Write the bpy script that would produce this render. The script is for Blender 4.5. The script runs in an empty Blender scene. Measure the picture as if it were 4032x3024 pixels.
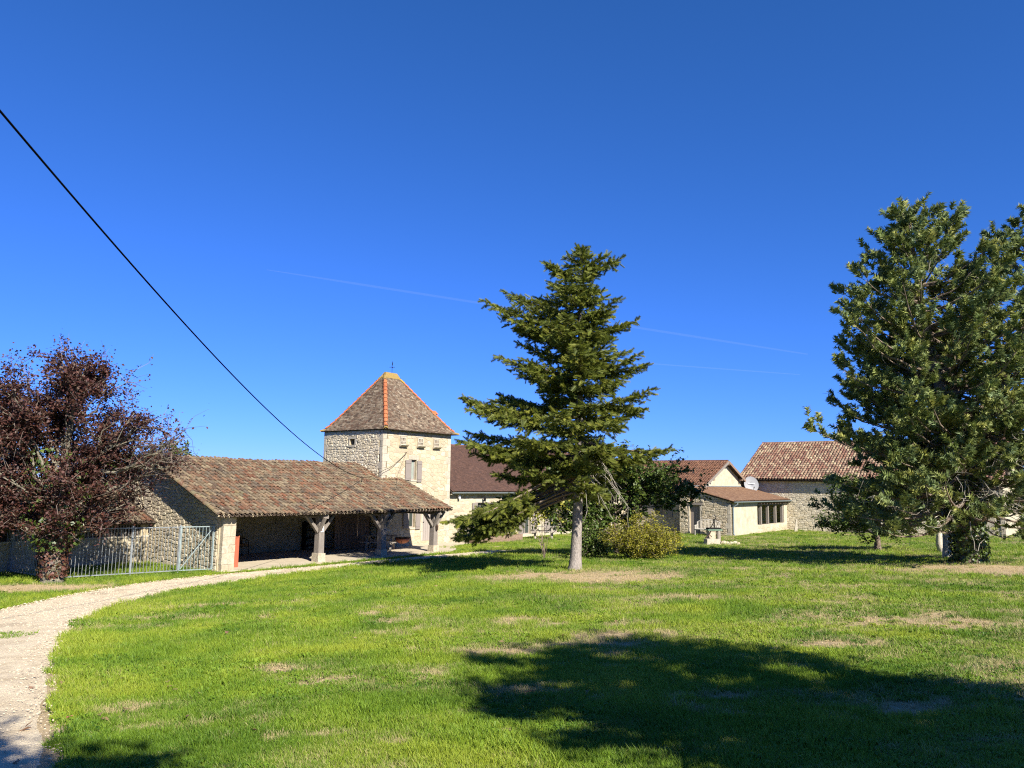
import bpy, math, random
import numpy as np
from mathutils import Matrix, Vector

random.seed(7)
rng = np.random.default_rng(11)
SC = bpy.context.scene
COL = SC.collection

# ------------------------------------------------------------------ camera, sky, sun, exposure
CAM_Z = 3.4
PITCH, ROLL = 0.1282, 0.0143
cd = bpy.data.cameras.new('camera'); cam = bpy.data.objects.new('camera', cd); COL.objects.link(cam)
cd.sensor_width = 36.0; cd.lens = 36.0 * 3028.0 / 4032.0
cd.clip_start = 0.05; cd.clip_end = 40000.0
_c, _s = math.cos(PITCH), math.sin(PITCH); _cr, _sr = math.cos(ROLL), math.sin(ROLL)
_fw = Vector((0, _c, _s)); _r0 = Vector((1, 0, 0)); _u0 = Vector((0, -_s, _c))
_rt = _r0 * _cr + _u0 * _sr; _up = _u0 * _cr - _r0 * _sr
_m = Matrix((( _rt.x, _up.x, -_fw.x, 0), (_rt.y, _up.y, -_fw.y, 0), (_rt.z, _up.z, -_fw.z, CAM_Z), (0, 0, 0, 1)))
cam.matrix_world = _m
SC.camera = cam

SUN_EL = math.radians(36.0)
LH = Vector((-0.560, 0.828, 0)).normalized()
LDIR = Vector((LH.x * math.cos(SUN_EL), LH.y * math.cos(SUN_EL), -math.sin(SUN_EL)))
w = bpy.data.worlds.new('World'); SC.world = w; w.use_nodes = True
nt = w.node_tree; nt.nodes.clear()
sky = nt.nodes.new('ShaderNodeTexSky'); sky.sky_type = 'NISHITA'; sky.sun_disc = False
sky.sun_elevation = SUN_EL; sky.sun_rotation = math.atan2(-LH.x, -LH.y)
sky.altitude = 1500; sky.air_density = 1.0; sky.dust_density = 0.0; sky.ozone_density = 5.0
hs = nt.nodes.new('ShaderNodeMixRGB'); hs.blend_type = 'MULTIPLY'; hs.inputs[0].default_value = 1.0; hs.inputs[2].default_value = (0.34, 0.77, 1.33, 1)
bg = nt.nodes.new('ShaderNodeBackground'); bg.inputs['Strength'].default_value = 0.055
wo = nt.nodes.new('ShaderNodeOutputWorld')
nt.links.new(sky.outputs[0], hs.inputs[1]); _sp = nt.nodes.new('ShaderNodeSeparateColor'); _cb = nt.nodes.new('ShaderNodeCombineColor'); _pw = nt.nodes.new('ShaderNodeMath'); _pw.operation = 'POWER'; _pw.inputs[1].default_value = 0.83
_sc = nt.nodes.new('ShaderNodeMath'); _sc.operation = 'MULTIPLY'; _sc.inputs[1].default_value = 1.0
nt.links.new(hs.outputs[0], _sp.inputs[0]); nt.links.new(_sp.outputs[0], _cb.inputs[0]); nt.links.new(_sp.outputs[1], _pw.inputs[0]); nt.links.new(_pw.outputs[0], _sc.inputs[0]); nt.links.new(_sc.outputs[0], _cb.inputs[1]); nt.links.new(_sp.outputs[2], _cb.inputs[2]); nt.links.new(_cb.outputs[0], bg.inputs['Color']); nt.links.new(bg.outputs[0], wo.inputs['Surface'])
sl = bpy.data.lights.new('sun', 'SUN'); sl.energy = 5.0; sl.angle = math.radians(0.53); sl.color = (1.0, 0.93, 0.82)
so = bpy.data.objects.new('sun', sl); COL.objects.link(so)
so.rotation_euler = LDIR.to_track_quat('-Z', 'Y').to_euler(); so.location = (20, -20, 30)
SC.view_settings.view_transform = 'Standard'; SC.view_settings.look = 'None'
SC.view_settings.exposure = 1.3; SC.view_settings.gamma = 1.0
SC.render.engine = 'CYCLES'
SC.cycles.use_denoising = False
SC.cycles.filter_width = 1.15
SC.cycles.max_bounces = 6; SC.cycles.diffuse_bounces = 3; SC.cycles.transparent_max_bounces = 8

# ------------------------------------------------------------------ frames of the place
TH = 0.652
U = np.array([math.sin(TH), math.cos(TH)]); N = np.array([-U[1], U[0]])
ORG = np.array([-10.7304, 29.7303]); PHI = math.pi / 2 - TH
def W(a, b): return ORG + U * a + N * b
CAMP = np.array([0, 0, CAM_Z])

def vnoise(x, y, seed=0):
    x = np.asarray(x, float); y = np.asarray(y, float)
    xi = np.floor(x).astype(np.int64); yi = np.floor(y).astype(np.int64)
    fx = x - xi; fy = y - yi; fx = fx * fx * (3 - 2 * fx); fy = fy * fy * (3 - 2 * fy)
    def hsh(i, j):
        n = (i * 374761393 + j * 668265263 + seed * 1442695041) & 0x7fffffff
        n = ((n ^ (n >> 13)) * 1274126177) & 0x7fffffff
        return ((n ^ (n >> 16)) & 0xffff) / 65535.0
    a = hsh(xi, yi); b = hsh(xi + 1, yi); c = hsh(xi, yi + 1); d = hsh(xi + 1, yi + 1)
    return (a * (1 - fx) + b * fx) * (1 - fy) + (c * (1 - fx) + d * fx) * fy
def fbm(x, y, o=4, seed=0):
    s = 0; a = 0.5
    for k in range(o):
        s = s + a * vnoise(np.asarray(x) * 2 ** k, np.asarray(y) * 2 ** k, seed + k * 17); a *= 0.5
    return s / (1 - 0.5 ** o)
def zter(x, y, fine=True):
    x = np.asarray(x, float); y = np.asarray(y, float)
    xm = -0.5 * np.logaddexp(0, -x / 0.5)
    zp = 1.70 - 0.042 * y + 0.06 * xm + 0.023 * np.minimum(x - xm, 40)
    z = 0.1 * np.logaddexp(0, zp / 0.1) - 0.03
    a = (x - ORG[0]) * U[0] + (y - ORG[1]) * U[1]; b = (x - ORG[0]) * N[0] + (y - ORG[1]) * N[1]
    da = np.maximum(np.maximum(-1.2 - a, a - 15), 0); db = np.maximum(-1.0 - b, 0)
    t = np.clip(np.hypot(da, db) / 4.0, 0, 1); t = t * t * (3 - 2 * t)
    z = -0.03 + (z + 0.03) * t
    if fine: z = z + t * 0.05 * (fbm(x * 0.45, y * 0.45, 3, 5) - 0.5)
    return z
def zt(x, y): return float(zter(x, y))

PIN = np.array([(-2.0, 3), (-3.37, 6.17), (-4.54, 8.05), (-5.1, 9.1), (-6.08, 10.73), (-7.31, 13.07), (-8.44, 15.48), (-9.26, 17.81), (-9.8, 20.4), (-9.65, 22.8), (-9.1, 25.15), (-8.1, 28.6), (-6.3, 31.8), (-4.5, 34.3), (-2.4, 36.3), (0.6, 39.2)])
POUT = np.array([(-9, -2), (-9.6, 3), (-10.4, 7), (-11.0, 10.0), (-11.6, 13), (-12.1, 16), (-12.4, 18.5), (-12.6, 20.5), (-12.55, 22.2), (-12.2, 24.2), (-11.6, 26.4), (-10.3, 28.6), (-8.1, 31.0), (-6.1, 33.5), (-4.0, 36.2), (-0.8, 40.0)])
def resample(P, n):
    t = np.linspace(0, len(P) - 1, n); out = []
    for q in t:
        i = min(int(q), len(P) - 2); f = q - i
        p0 = P[max(i - 1, 0)]; p1 = P[i]; p2 = P[i + 1]; p3 = P[min(i + 2, len(P) - 1)]
        out.append(0.5 * (2 * p1 + (p2 - p0) * f + (2 * p0 - 5 * p1 + 4 * p2 - p3) * f * f + (3 * p1 - p0 - 3 * p2 + p3) * f ** 3))
    return np.array(out)
PI_ = resample(PIN, 160); PO_ = resample(POUT, 160)
POLY = np.vstack([PI_, PO_[::-1]])
def edge_dist(x, y, pts):
    x = np.asarray(x, float).ravel(); y = np.asarray(y, float).ravel(); d = np.full(x.shape, 1e9)
    for i in range(0, len(pts) - 1):
        a = pts[i]; b = pts[i + 1]; ab = b - a; L = ab @ ab + 1e-9
        t = np.clip(((x - a[0]) * ab[0] + (y - a[1]) * ab[1]) / L, 0, 1)
        d = np.minimum(d, np.hypot(x - a[0] - t * ab[0], y - a[1] - t * ab[1]))
    return d
def in_poly(x, y, P):
    x = np.asarray(x, float).ravel(); y = np.asarray(y, float).ravel(); c = np.zeros(x.shape, bool)
    j = len(P) - 1
    for i in range(len(P)):
        xi, yi = P[i]; xj, yj = P[j]
        c ^= ((yi > y) != (yj > y)) & (x < (xj - xi) * (y - yi) / (yj - yi + 1e-12) + xi)
        j = i
    return c
PI_C, PO_C = PI_[::3], PO_[::3]
POLY_C = np.vstack([PI_C, PO_C[::-1]])
def path_sd(x, y):
    d = np.minimum(edge_dist(x, y, PI_C), edge_dist(x, y, PO_C)); return np.where(in_poly(x, y, POLY_C), -d, d)

def ell(x, y, cx, cy, rx, ry):
    return np.clip(1.25 - np.hypot((x - cx) / rx, (y - cy) / ry), 0, 1)
def dryness(x, y):
    x = np.asarray(x, float); y = np.asarray(y, float)
    n1 = fbm(x * 0.55 + 3, y * 1.1, 4, 1); n2 = fbm(x * 2.3, y * 3.4, 3, 9); n3 = fbm(x * 0.18, y * 0.18, 2, 31)
    d = np.clip((n1 - 0.60) * 4.0, 0, 1) * (0.1 + 1.1 * n2)
    d = d + np.clip((n2 - 0.66) * 3, 0, 0.5)
    d = d * np.clip(0.1 + 1.3 * n3 + 0.05 * (x + 3), 0.12, 1.1)
    k = 0.55 + 0.9 * fbm(x * 1.4, y * 2.0, 3, 77)
    for (cx, cy, rx, ry, am) in ((2.2, 22.6, 3.3, 2.5, 1.35), (15.6, 23.6, 4.2, 3.0, 1.5), (1.8, 11.5, 1.0, 0.7, 1.05), (0.4, 13.2, 0.9, 0.7, 0.85), (-1.96, 8.9, 0.5, 0.32, 0.95), (-2.7, 9.9, 0.45, 0.35, 0.85), (-2.96, 7.3, 0.4, 0.2, 1.05), (-1.4, 12.6, 0.9, 0.6, 0.75), (-2.4, 15.5, 1.0, 0.9, 0.7), (3.6, 16.5, 1.1, 0.9, 0.8), (4.4, 10.6, 0.8, 0.5, 0.9), (-14.4, 24.2, 2.4, 1.0, 1.4), (-12.0, 23.0, 1.2, 0.5, 0.8)):
        d = np.maximum(d, am * k * ell(x, y, cx, cy, rx, ry) * (np.clip((fbm(x * 2.1 + cx, y * 2.6, 3, 19) - 0.34) * 4.0, 0, 1.15) if rx < 1.3 else np.clip((fbm(x * 1.1, y * 1.5, 4, 23) - 0.2) * 3.2, 0.1, 1.1)))
    d = np.maximum(d, 1.15 * ell(x, y, 6.8, 12.4, 3.0, 2.3) * np.clip((n2 - 0.30) * 2.6, 0, 1))
    d = np.maximum(d, 0.52 * np.clip((fbm(x * 0.8 + 5, y * 1.3, 4, 43) - 0.36) * 2.6, 0, 1) * np.clip(0.55 + 0.05 * x, 0.35, 1.0))
    d = d * np.clip(0.15 + 1.7 * fbm(x * 5.0, y * 6.0, 3, 88), 0.2, 1.25)
    return np.clip(d, 0, 1)

# ------------------------------------------------------------------ materials
MATS = {}
def mat(name, cols, rough=0.85, piece=False, var=0.25, nscale=3.0, bump=0.0, bscale=30.0, spec=0.25, metal=0.0, trans=0.0, fine=0.0, stretch=None, spots=None, attr='rnd'):
    """cols: list of colours; piece -> picked per piece, else mixed by noise."""
    m = bpy.data.materials.new(name); m.use_nodes = True; MATS[name] = m
    t = m.node_tree; n = t.nodes; n.clear(); L = t.links.new
    out = n.new('ShaderNodeOutputMaterial'); p = n.new('ShaderNodeBsdfPrincipled')
    p.inputs['Roughness'].default_value = rough; p.inputs['Metallic'].default_value = metal
    p.inputs['Specular IOR Level'].default_value = spec
    geo = n.new('ShaderNodeNewGeometry'); vec = geo.outputs['Position']
    if stretch:
        mp = n.new('ShaderNodeMapping'); mp.inputs['Scale'].default_value = stretch; L(vec, mp.inputs[0]); vec = mp.outputs[0]
    no = n.new('ShaderNodeTexNoise'); no.inputs['Scale'].default_value = nscale; no.inputs['Detail'].default_value = 6; no.inputs['Roughness'].default_value = 0.62
    L(vec, no.inputs['Vector'])
    ramp = n.new('ShaderNodeValToRGB'); e = ramp.color_ramp.elements
    while len(e) < len(cols): e.new(0.5)
    if len(cols) == 1: cols = [cols[0], cols[0]]
    k = len(cols)
    for i, c in enumerate(cols):
        e[i].position = (i / max(k - 1, 1)) if piece else 0.3 + 0.4 * i / max(k - 1, 1)
        e[i].color = (*c, 1)
    if piece:
        oi = n.new('ShaderNodeObjectInfo'); at = n.new('ShaderNodeAttribute'); at.attribute_name = attr
        ad = n.new('ShaderNodeMath'); ad.operation = 'ADD'; fr = n.new('ShaderNodeMath'); fr.operation = 'FRACT'
        L(oi.outputs['Random'], ad.inputs[0]); L(at.outputs['Fac'], ad.inputs[1]); L(ad.outputs[0], fr.inputs[0]); L(fr.outputs[0], ramp.inputs[0])
    else:
        L(no.outputs['Fac'], ramp.inputs[0])
    col = ramp.outputs[0]
    if var:
        mr = n.new('ShaderNodeMapRange'); mr.inputs['From Min'].default_value = 0.25; mr.inputs['From Max'].default_value = 0.75
        mr.inputs['To Min'].default_value = 1 - var; mr.inputs['To Max'].default_value = 1 + var
        no2 = n.new('ShaderNodeTexNoise'); no2.inputs['Scale'].default_value = nscale * (2.7 if not fine else fine); no2.inputs['Detail'].default_value = 5
        L(vec, no2.inputs['Vector']); L(no2.outputs['Fac'], mr.inputs['Value'])
        mx = n.new('ShaderNodeMixRGB'); mx.blend_type = 'MULTIPLY'; mx.inputs[0].default_value = 1.0
        L(col, mx.inputs[1]); L(mr.outputs[0], mx.inputs[2]); col = mx.outputs[0]
    if spots:      # (colour, scale, threshold, amount)
        for (sc_, ss, th_, am) in spots:
            n3 = n.new('ShaderNodeTexNoise'); n3.inputs['Scale'].default_value = ss; n3.inputs['Detail'].default_value = 4; L(geo.outputs['Position'], n3.inputs['Vector'])
            r3 = n.new('ShaderNodeMapRange'); r3.inputs['From Min'].default_value = th_; r3.inputs['From Max'].default_value = th_ + 0.1; r3.inputs['To Max'].default_value = am
            L(n3.outputs['Fac'], r3.inputs['Value'])
            m3 = n.new('ShaderNodeMixRGB'); L(r3.outputs[0], m3.inputs[0]); L(col, m3.inputs[1]); m3.inputs[2].default_value = (*sc_, 1); col = m3.outputs[0]
    L(col, p.inputs['Base Color'])
    if bump:
        nb = n.new('ShaderNodeTexNoise'); nb.inputs['Scale'].default_value = bscale; nb.inputs['Detail'].default_value = 6; L(vec, nb.inputs['Vector'])
        b = n.new('ShaderNodeBump'); b.inputs['Strength'].default_value = bump; b.inputs['Distance'].default_value = 0.03
        L(nb.outputs['Fac'], b.inputs['Height']); L(b.outputs[0], p.inputs['Normal'])
    sh = p.outputs[0]
    if trans:
        tr = n.new('ShaderNodeBsdfTranslucent'); L(col, tr.inputs['Color']); ms = n.new('ShaderNodeMixShader'); ms.inputs[0].default_value = trans
        L(sh, ms.inputs[1]); L(tr.outputs[0], ms.inputs[2]); sh = ms.outputs[0]
    L(sh, out.inputs['Surface'])
    return m

mat('stone_cream', [(0.40, 0.345, 0.24), (0.345, 0.29, 0.195), (0.44, 0.39, 0.29), (0.32, 0.265, 0.185), (0.41, 0.355, 0.25)], 0.9, True, 0.2, 5, 0.5, 40)
mat('stone_raking_lift', [(0.515, 0.455, 0.3358), (0.4326, 0.375, 0.2714), (0.5768, 0.515, 0.391), (0.4635, 0.395, 0.2714), (0.5459, 0.475, 0.345)], 0.92, True, 0.3, 6, 0.7, 30)  # weathered stone, colour lifted to offset weak raking light on these walls
mat('stone_dressed', [(0.38, 0.345, 0.275), (0.33, 0.295, 0.23), (0.41, 0.37, 0.295)], 0.9, True, 0.2, 4, 0.4, 30, spots=[((0.25, 0.23, 0.19), 2.5, 0.62, 0.5)])
mat('stone_pier', [(0.36, 0.32, 0.24), (0.33, 0.28, 0.195), (0.385, 0.34, 0.26)], 0.9, True, 0.25, 3, 0.5, 20, spots=[((0.2, 0.17, 0.13), 5, 0.66, 0.7)])
mat('mortar_cream', [(0.31, 0.255, 0.16), (0.36, 0.305, 0.21)], 0.95, False, 0.15, 2, 0.4, 25)
mat('mortar_grey', [(0.40, 0.35, 0.265), (0.45, 0.40, 0.31)], 0.95, False, 0.2, 2, 0.5, 25)
mat('render_cream', [(0.36, 0.315, 0.225), (0.40, 0.36, 0.27)], 0.95, False, 0.16, 1.5, 0.5, 18, spots=[((0.24, 0.20, 0.14), 1.3, 0.58, 0.35), ((0.45, 0.41, 0.33), 3.0, 0.6, 0.4)])
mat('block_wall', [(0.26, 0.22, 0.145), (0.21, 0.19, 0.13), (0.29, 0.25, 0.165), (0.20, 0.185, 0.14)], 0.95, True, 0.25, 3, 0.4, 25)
mat('tile_canal', [(0.0905, 0.0676, 0.0434), (0.1719, 0.1256, 0.0768), (0.1221, 0.0537, 0.03), (0.1357, 0.104, 0.0668), (0.2172, 0.1689, 0.1044), (0.0769, 0.0572, 0.0418), (0.1402, 0.0719, 0.0401), (0.1086, 0.0866, 0.061), (0.19, 0.143, 0.0877), (0.1538, 0.065, 0.035)], 0.93, True, 0.45, 9, 0.5, 40, spots=[((0.05, 0.045, 0.036), 3.0, 0.56, 0.6), ((0.20, 0.19, 0.09), 1.6, 0.6, 0.35), ((0.36, 0.34, 0.27), 16, 0.62, 0.6)])
mat('tile_channel_shade', [(0.035, 0.025, 0.018), (0.055, 0.04, 0.028)], 0.95, False, 0.3, 6)  # clay under the covers, darkened to paint in the shadow gaps between columns
mat('tile_tower', [(0.08, 0.0525, 0.035), (0.124, 0.09, 0.0595), (0.184, 0.1425, 0.098), (0.092, 0.0525, 0.0336), (0.152, 0.12, 0.084), (0.056, 0.0375, 0.0266), (0.232, 0.1837, 0.1295)], 0.93, True, 0.4, 8, 0.5, 40, spots=[((0.075, 0.045, 0.03), 0.8, 0.53, 0.55), ((0.34, 0.32, 0.26), 9, 0.60, 0.6)])
mat('tile_brown', [(0.062, 0.034, 0.025), (0.075, 0.040, 0.028), (0.054, 0.031, 0.024), (0.085, 0.046, 0.032)], 0.85, True, 0.3, 3, 0.3, 30)
mat('tile_red', [(0.126, 0.058, 0.0326), (0.099, 0.048, 0.0294), (0.1485, 0.075, 0.0431), (0.09, 0.045, 0.0294)], 0.88, True, 0.3, 4, 0.3, 30, spots=[((0.10, 0.07, 0.05), 3, 0.58, 0.5)])
mat('tile_barn', [(0.1316, 0.065, 0.048), (0.1786, 0.095, 0.063), (0.2914, 0.225, 0.145), (0.1504, 0.073, 0.05), (0.2068, 0.15, 0.1), (0.1128, 0.06, 0.046), (0.3196, 0.26, 0.165)], 0.9, True, 0.35, 6, 0.4, 30)
mat('tile_leanto', [(0.135, 0.0765, 0.045), (0.171, 0.099, 0.0567), (0.1125, 0.063, 0.0414), (0.198, 0.126, 0.0765)], 0.9, True, 0.3, 6)
mat('tile_orange', [(0.33, 0.105, 0.042), (0.29, 0.09, 0.038), (0.36, 0.125, 0.05)], 0.85, True, 0.2, 5, spots=[((0.18, 0.12, 0.08), 6, 0.62, 0.5)])
mat('lichen', [(0.28, 0.185, 0.03), (0.22, 0.15, 0.05)], 0.95, True, 0.4, 14)
mat('wood_grey', [(0.15, 0.13, 0.11), (0.21, 0.185, 0.16)], 0.9, False, 0.3, 4, 0.4, 30, stretch=(6, 6, 0.6))
mat('wood_dark', [(0.07, 0.05, 0.04), (0.10, 0.075, 0.055)], 0.9, False, 0.3, 4, 0.3, 30)
mat('wood_brown', [(0.15, 0.10, 0.07), (0.20, 0.14, 0.10)], 0.9, True, 0.3, 5, 0.3, 30)
mat('wood_barn', [(0.11, 0.095, 0.08), (0.15, 0.13, 0.11)], 0.92, True, 0.3, 5)
mat('wood_pale', [(0.22, 0.195, 0.16), (0.27, 0.24, 0.20)], 0.9, True, 0.2, 6)
mat('paint_taupe', [(0.20, 0.172, 0.152)], 0.65, False, 0.06, 2)
mat('paint_taupe_light', [(0.27, 0.237, 0.21)], 0.6, False, 0.05, 2)
mat('paint_white', [(0.50, 0.47, 0.41), (0.42, 0.39, 0.33)], 0.7, False, 0.15, 5)
mat('paint_red', [(0.30, 0.085, 0.045)], 0.7, False, 0.12, 4)
mat('glass_dark', [(0.035, 0.045, 0.04)], 0.08, False, 0.0, 2, spec=0.5)
mat('curtain', [(0.22, 0.25, 0.22)], 0.8, False, 0.1, 3)
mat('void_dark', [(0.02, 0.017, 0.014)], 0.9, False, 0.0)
mat('zinc', [(0.17, 0.22, 0.24), (0.21, 0.25, 0.27)], 0.45, False, 0.1, 3, metal=0.35)
mat('steel_grey', [(0.2295, 0.2465, 0.255), (0.17, 0.187, 0.1955)], 0.5, False, 0.15, 4, metal=0.3)
mat('steel_teal', [(0.21, 0.259, 0.259)], 0.5, False, 0.15, 4, metal=0.2)
mat('iron_black', [(0.012, 0.012, 0.012)], 0.8, False, 0.2, 5, spec=0.08)
mat('iron_rust', [(0.045, 0.03, 0.022), (0.06, 0.035, 0.025)], 0.75, False, 0.2, 5, metal=0.3)
mat('copper', [(0.34, 0.13, 0.07), (0.28, 0.10, 0.06)], 0.5, False, 0.2, 5, metal=0.3)
mat('verdigris', [(0.16, 0.25, 0.18)], 0.7, False, 0.2, 6)
mat('white_plastic', [(0.55, 0.56, 0.57)], 0.45, False, 0.04, 2)
mat('dish_grey', [(0.20, 0.205, 0.215)], 0.5, False, 0.05, 2)
mat('sign_white', [(0.72, 0.70, 0.66)], 0.5, False, 0.03, 2)
mat('sign_red', [(0.60, 0.07, 0.04)], 0.5, False, 0.03, 2)
mat('cloth_brown', [(0.05, 0.035, 0.025)], 0.95, False, 0.2, 6)
mat('cloth_ochre', [(0.16, 0.09, 0.035)], 0.95, False, 0.2, 6)
mat('concrete_pale', [(0.42, 0.365, 0.27), (0.36, 0.31, 0.225)], 0.92, False, 0.15, 1.6, 0.3, 15)
mat('cable_black', [(0.006, 0.006, 0.007)], 1.0, False, 0.0, spec=0.0)
mat('cable_buff', [(0.30, 0.21, 0.14)], 0.7, False, 0.0)
mat('bark_fir', [(0.1872, 0.162, 0.1404), (0.2592, 0.2304, 0.2016)], 0.95, False, 0.35, 6, 1.0, 18, stretch=(2, 2, 0.8))
mat('bark_brown', [(0.12, 0.09, 0.065), (0.19, 0.15, 0.115)], 0.95, False, 0.35, 6, 0.8, 18)
mat('bark_lichen', [(0.08, 0.065, 0.05), (0.17, 0.155, 0.115), (0.05, 0.04, 0.032)], 0.95, False, 0.35, 7, 0.8, 18)
mat('bark_birch', [(0.4216, 0.3876, 0.3128), (0.3536, 0.3196, 0.2584)], 0.9, False, 0.15, 5, 0.3, 18, spots=[((0.05, 0.04, 0.035), 7, 0.6, 0.95)])
mat('twig_grey', [(0.208, 0.188, 0.152), (0.304, 0.276, 0.224)], 0.95, False, 0.3, 3)
mat('twig_plum', [(0.1224, 0.0936, 0.0756), (0.18, 0.144, 0.1188)], 0.95, False, 0.3, 3)
mat('needle_fir', [(0.065, 0.088, 0.014), (0.14, 0.16, 0.020), (0.10, 0.128, 0.020), (0.21, 0.215, 0.03)], 0.6, True, 0.3, 1.2, spec=0.3, trans=0.25)
mat('needle_pine', [(0.0972, 0.1386, 0.0375), (0.1879, 0.2178, 0.0525), (0.1231, 0.1782, 0.0775), (0.2851, 0.2904, 0.0688)], 0.6, True, 0.3, 1.0, spec=0.3, trans=0.22)
mat('leaf_plum', [(0.0513, 0.0213, 0.0185), (0.077, 0.0307, 0.0246), (0.0384, 0.0178, 0.0165), (0.1111, 0.0414, 0.0288), (0.0727, 0.0531, 0.0329)], 0.55, True, 0.25, 1.5, spec=0.3, trans=0.25)
mat('leaf_green', [(0.050, 0.088, 0.016), (0.075, 0.12, 0.022), (0.105, 0.145, 0.025), (0.042, 0.075, 0.016)], 0.5, True, 0.25, 0.8, spec=0.35, trans=0.3)
mat('leaf_lime', [(0.20, 0.205, 0.02), (0.29, 0.26, 0.025), (0.13, 0.15, 0.02), (0.36, 0.32, 0.035), (0.11, 0.105, 0.025)], 0.55, True, 0.25, 1.6, spec=0.3, trans=0.35)
mat('leaf_yellow', [(0.252, 0.234, 0.027), (0.294, 0.2808, 0.045), (0.14, 0.1716, 0.027)], 0.55, True, 0.2, 2, spec=0.3, trans=0.35)
mat('leaf_ivy', [(0.030, 0.058, 0.010), (0.055, 0.085, 0.014), (0.085, 0.115, 0.016)], 0.4, True, 0.25, 2, spec=0.4, trans=0.2)
mat('leaf_ivy_red', [(0.055, 0.022, 0.018), (0.09, 0.04, 0.025), (0.13, 0.05, 0.035), (0.06, 0.06, 0.02)], 0.5, True, 0.25, 2, spec=0.35, trans=0.2)
mat('leaf_dead', [(0.20, 0.12, 0.07), (0.30, 0.18, 0.12), (0.25, 0.07, 0.05), (0.36, 0.26, 0.17)], 0.8, True, 0.2, 20, trans=0.15)
mat('gravel_stone', [(0.50, 0.41, 0.28), (0.56, 0.475, 0.335), (0.42, 0.34, 0.235), (0.22, 0.175, 0.13)], 0.9, True, 0.2, 10)
mat('cloud_white', [(0.75, 0.75, 0.76)], 0.9, False, 0.0)
# thin ice cloud of a vapour trail
_t = MATS['cloud_white'].node_tree
_tr = _t.nodes.new('ShaderNodeBsdfTransparent'); _ms = _t.nodes.new('ShaderNodeMixShader'); _ms.inputs[0].default_value = 0.013
_p = [q for q in _t.nodes if q.type == 'BSDF_PRINCIPLED'][0]; _o = [q for q in _t.nodes if q.type == 'OUTPUT_MATERIAL'][0]
_t.links.new(_tr.outputs[0], _ms.inputs[1]); _t.links.new(_p.outputs[0], _ms.inputs[2]); _t.links.new(_ms.outputs[0], _o.inputs['Surface'])

def ground_material():
    m = bpy.data.materials.new('lawn_soil'); m.use_nodes = True; t = m.node_tree; n = t.nodes; n.clear(); L = t.links.new
    out = n.new('ShaderNodeOutputMaterial'); p = n.new('ShaderNodeBsdfPrincipled'); p.inputs['Roughness'].default_value = 0.95; p.inputs['Specular IOR Level'].default_value = 0.1
    geo = n.new('ShaderNodeNewGeometry'); at = n.new('ShaderNodeAttribute'); at.attribute_name = 'dry'
    n1 = n.new('ShaderNodeTexNoise'); n1.inputs['Scale'].default_value = 9; n1.inputs['Detail'].default_value = 8; n1.inputs['Roughness'].default_value = 0.7
    n2 = n.new('ShaderNodeTexNoise'); n2.inputs['Scale'].default_value = 0.5; n2.inputs['Detail'].default_value = 4
    L(geo.outputs['Position'], n1.inputs['Vector']); L(geo.outputs['Position'], n2.inputs['Vector'])
    g = n.new('ShaderNodeValToRGB'); g.color_ramp.elements[0].position = 0.35; g.color_ramp.elements[0].color = (0.060, 0.10, 0.012, 1); g.color_ramp.elements[1].position = 0.68; g.color_ramp.elements[1].color = (0.14, 0.19, 0.024, 1)
    L(n1.outputs['Fac'], g.inputs[0])
    d = n.new('ShaderNodeValToRGB'); d.color_ramp.elements[0].position = 0.3; d.color_ramp.elements[0].color = (0.24, 0.18, 0.10, 1); d.color_ramp.elements[1].position = 0.7; d.color_ramp.elements[1].color = (0.40, 0.315, 0.19, 1)
    L(n1.outputs['Fac'], d.inputs[0])
    ad = n.new('ShaderNodeMath'); ad.operation = 'MULTIPLY_ADD'; ad.inputs[1].default_value = 0.8; L(n1.outputs['Fac'], ad.inputs[0]); 
    sb = n.new('ShaderNodeMath'); sb.operation = 'SUBTRACT'; sb.inputs[1].default_value = 0.38; L(at.outputs['Fac'], sb.inputs[0]); L(sb.outputs[0], ad.inputs[2])
    mr = n.new('ShaderNodeMapRange'); mr.inputs['From Min'].default_value = 0.25; mr.inputs['From Max'].default_value = 0.75; L(ad.outputs[0], mr.inputs['Value'])
    mx = n.new('ShaderNodeMixRGB'); L(mr.outputs[0], mx.inputs[0]); L(g.outputs[0], mx.inputs[1]); L(d.outputs[0], mx.inputs[2])
    hm = n.new('ShaderNodeMapRange'); hm.inputs['From Min'].default_value = 0.3; hm.inputs['From Max'].default_value = 0.7; hm.inputs['To Min'].default_value = 0.8; hm.inputs['To Max'].default_value = 1.2; L(n2.outputs['Fac'], hm.inputs['Value'])
    m2 = n.new('ShaderNodeMixRGB'); m2.blend_type = 'MULTIPLY'; m2.inputs[0].default_value = 1; L(mx.outputs[0], m2.inputs[1]); L(hm.outputs[0], m2.inputs[2])
    L(m2.outputs[0], p.inputs['Base Color'])
    b = n.new('ShaderNodeBump'); b.inputs['Strength'].default_value = 0.8; b.inputs['Distance'].default_value = 0.04; L(n1.outputs['Fac'], b.inputs['Height']); L(b.outputs[0], p.inputs['Normal'])
    L(p.outputs[0], out.inputs['Surface']); MATS['lawn_soil'] = m
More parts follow.
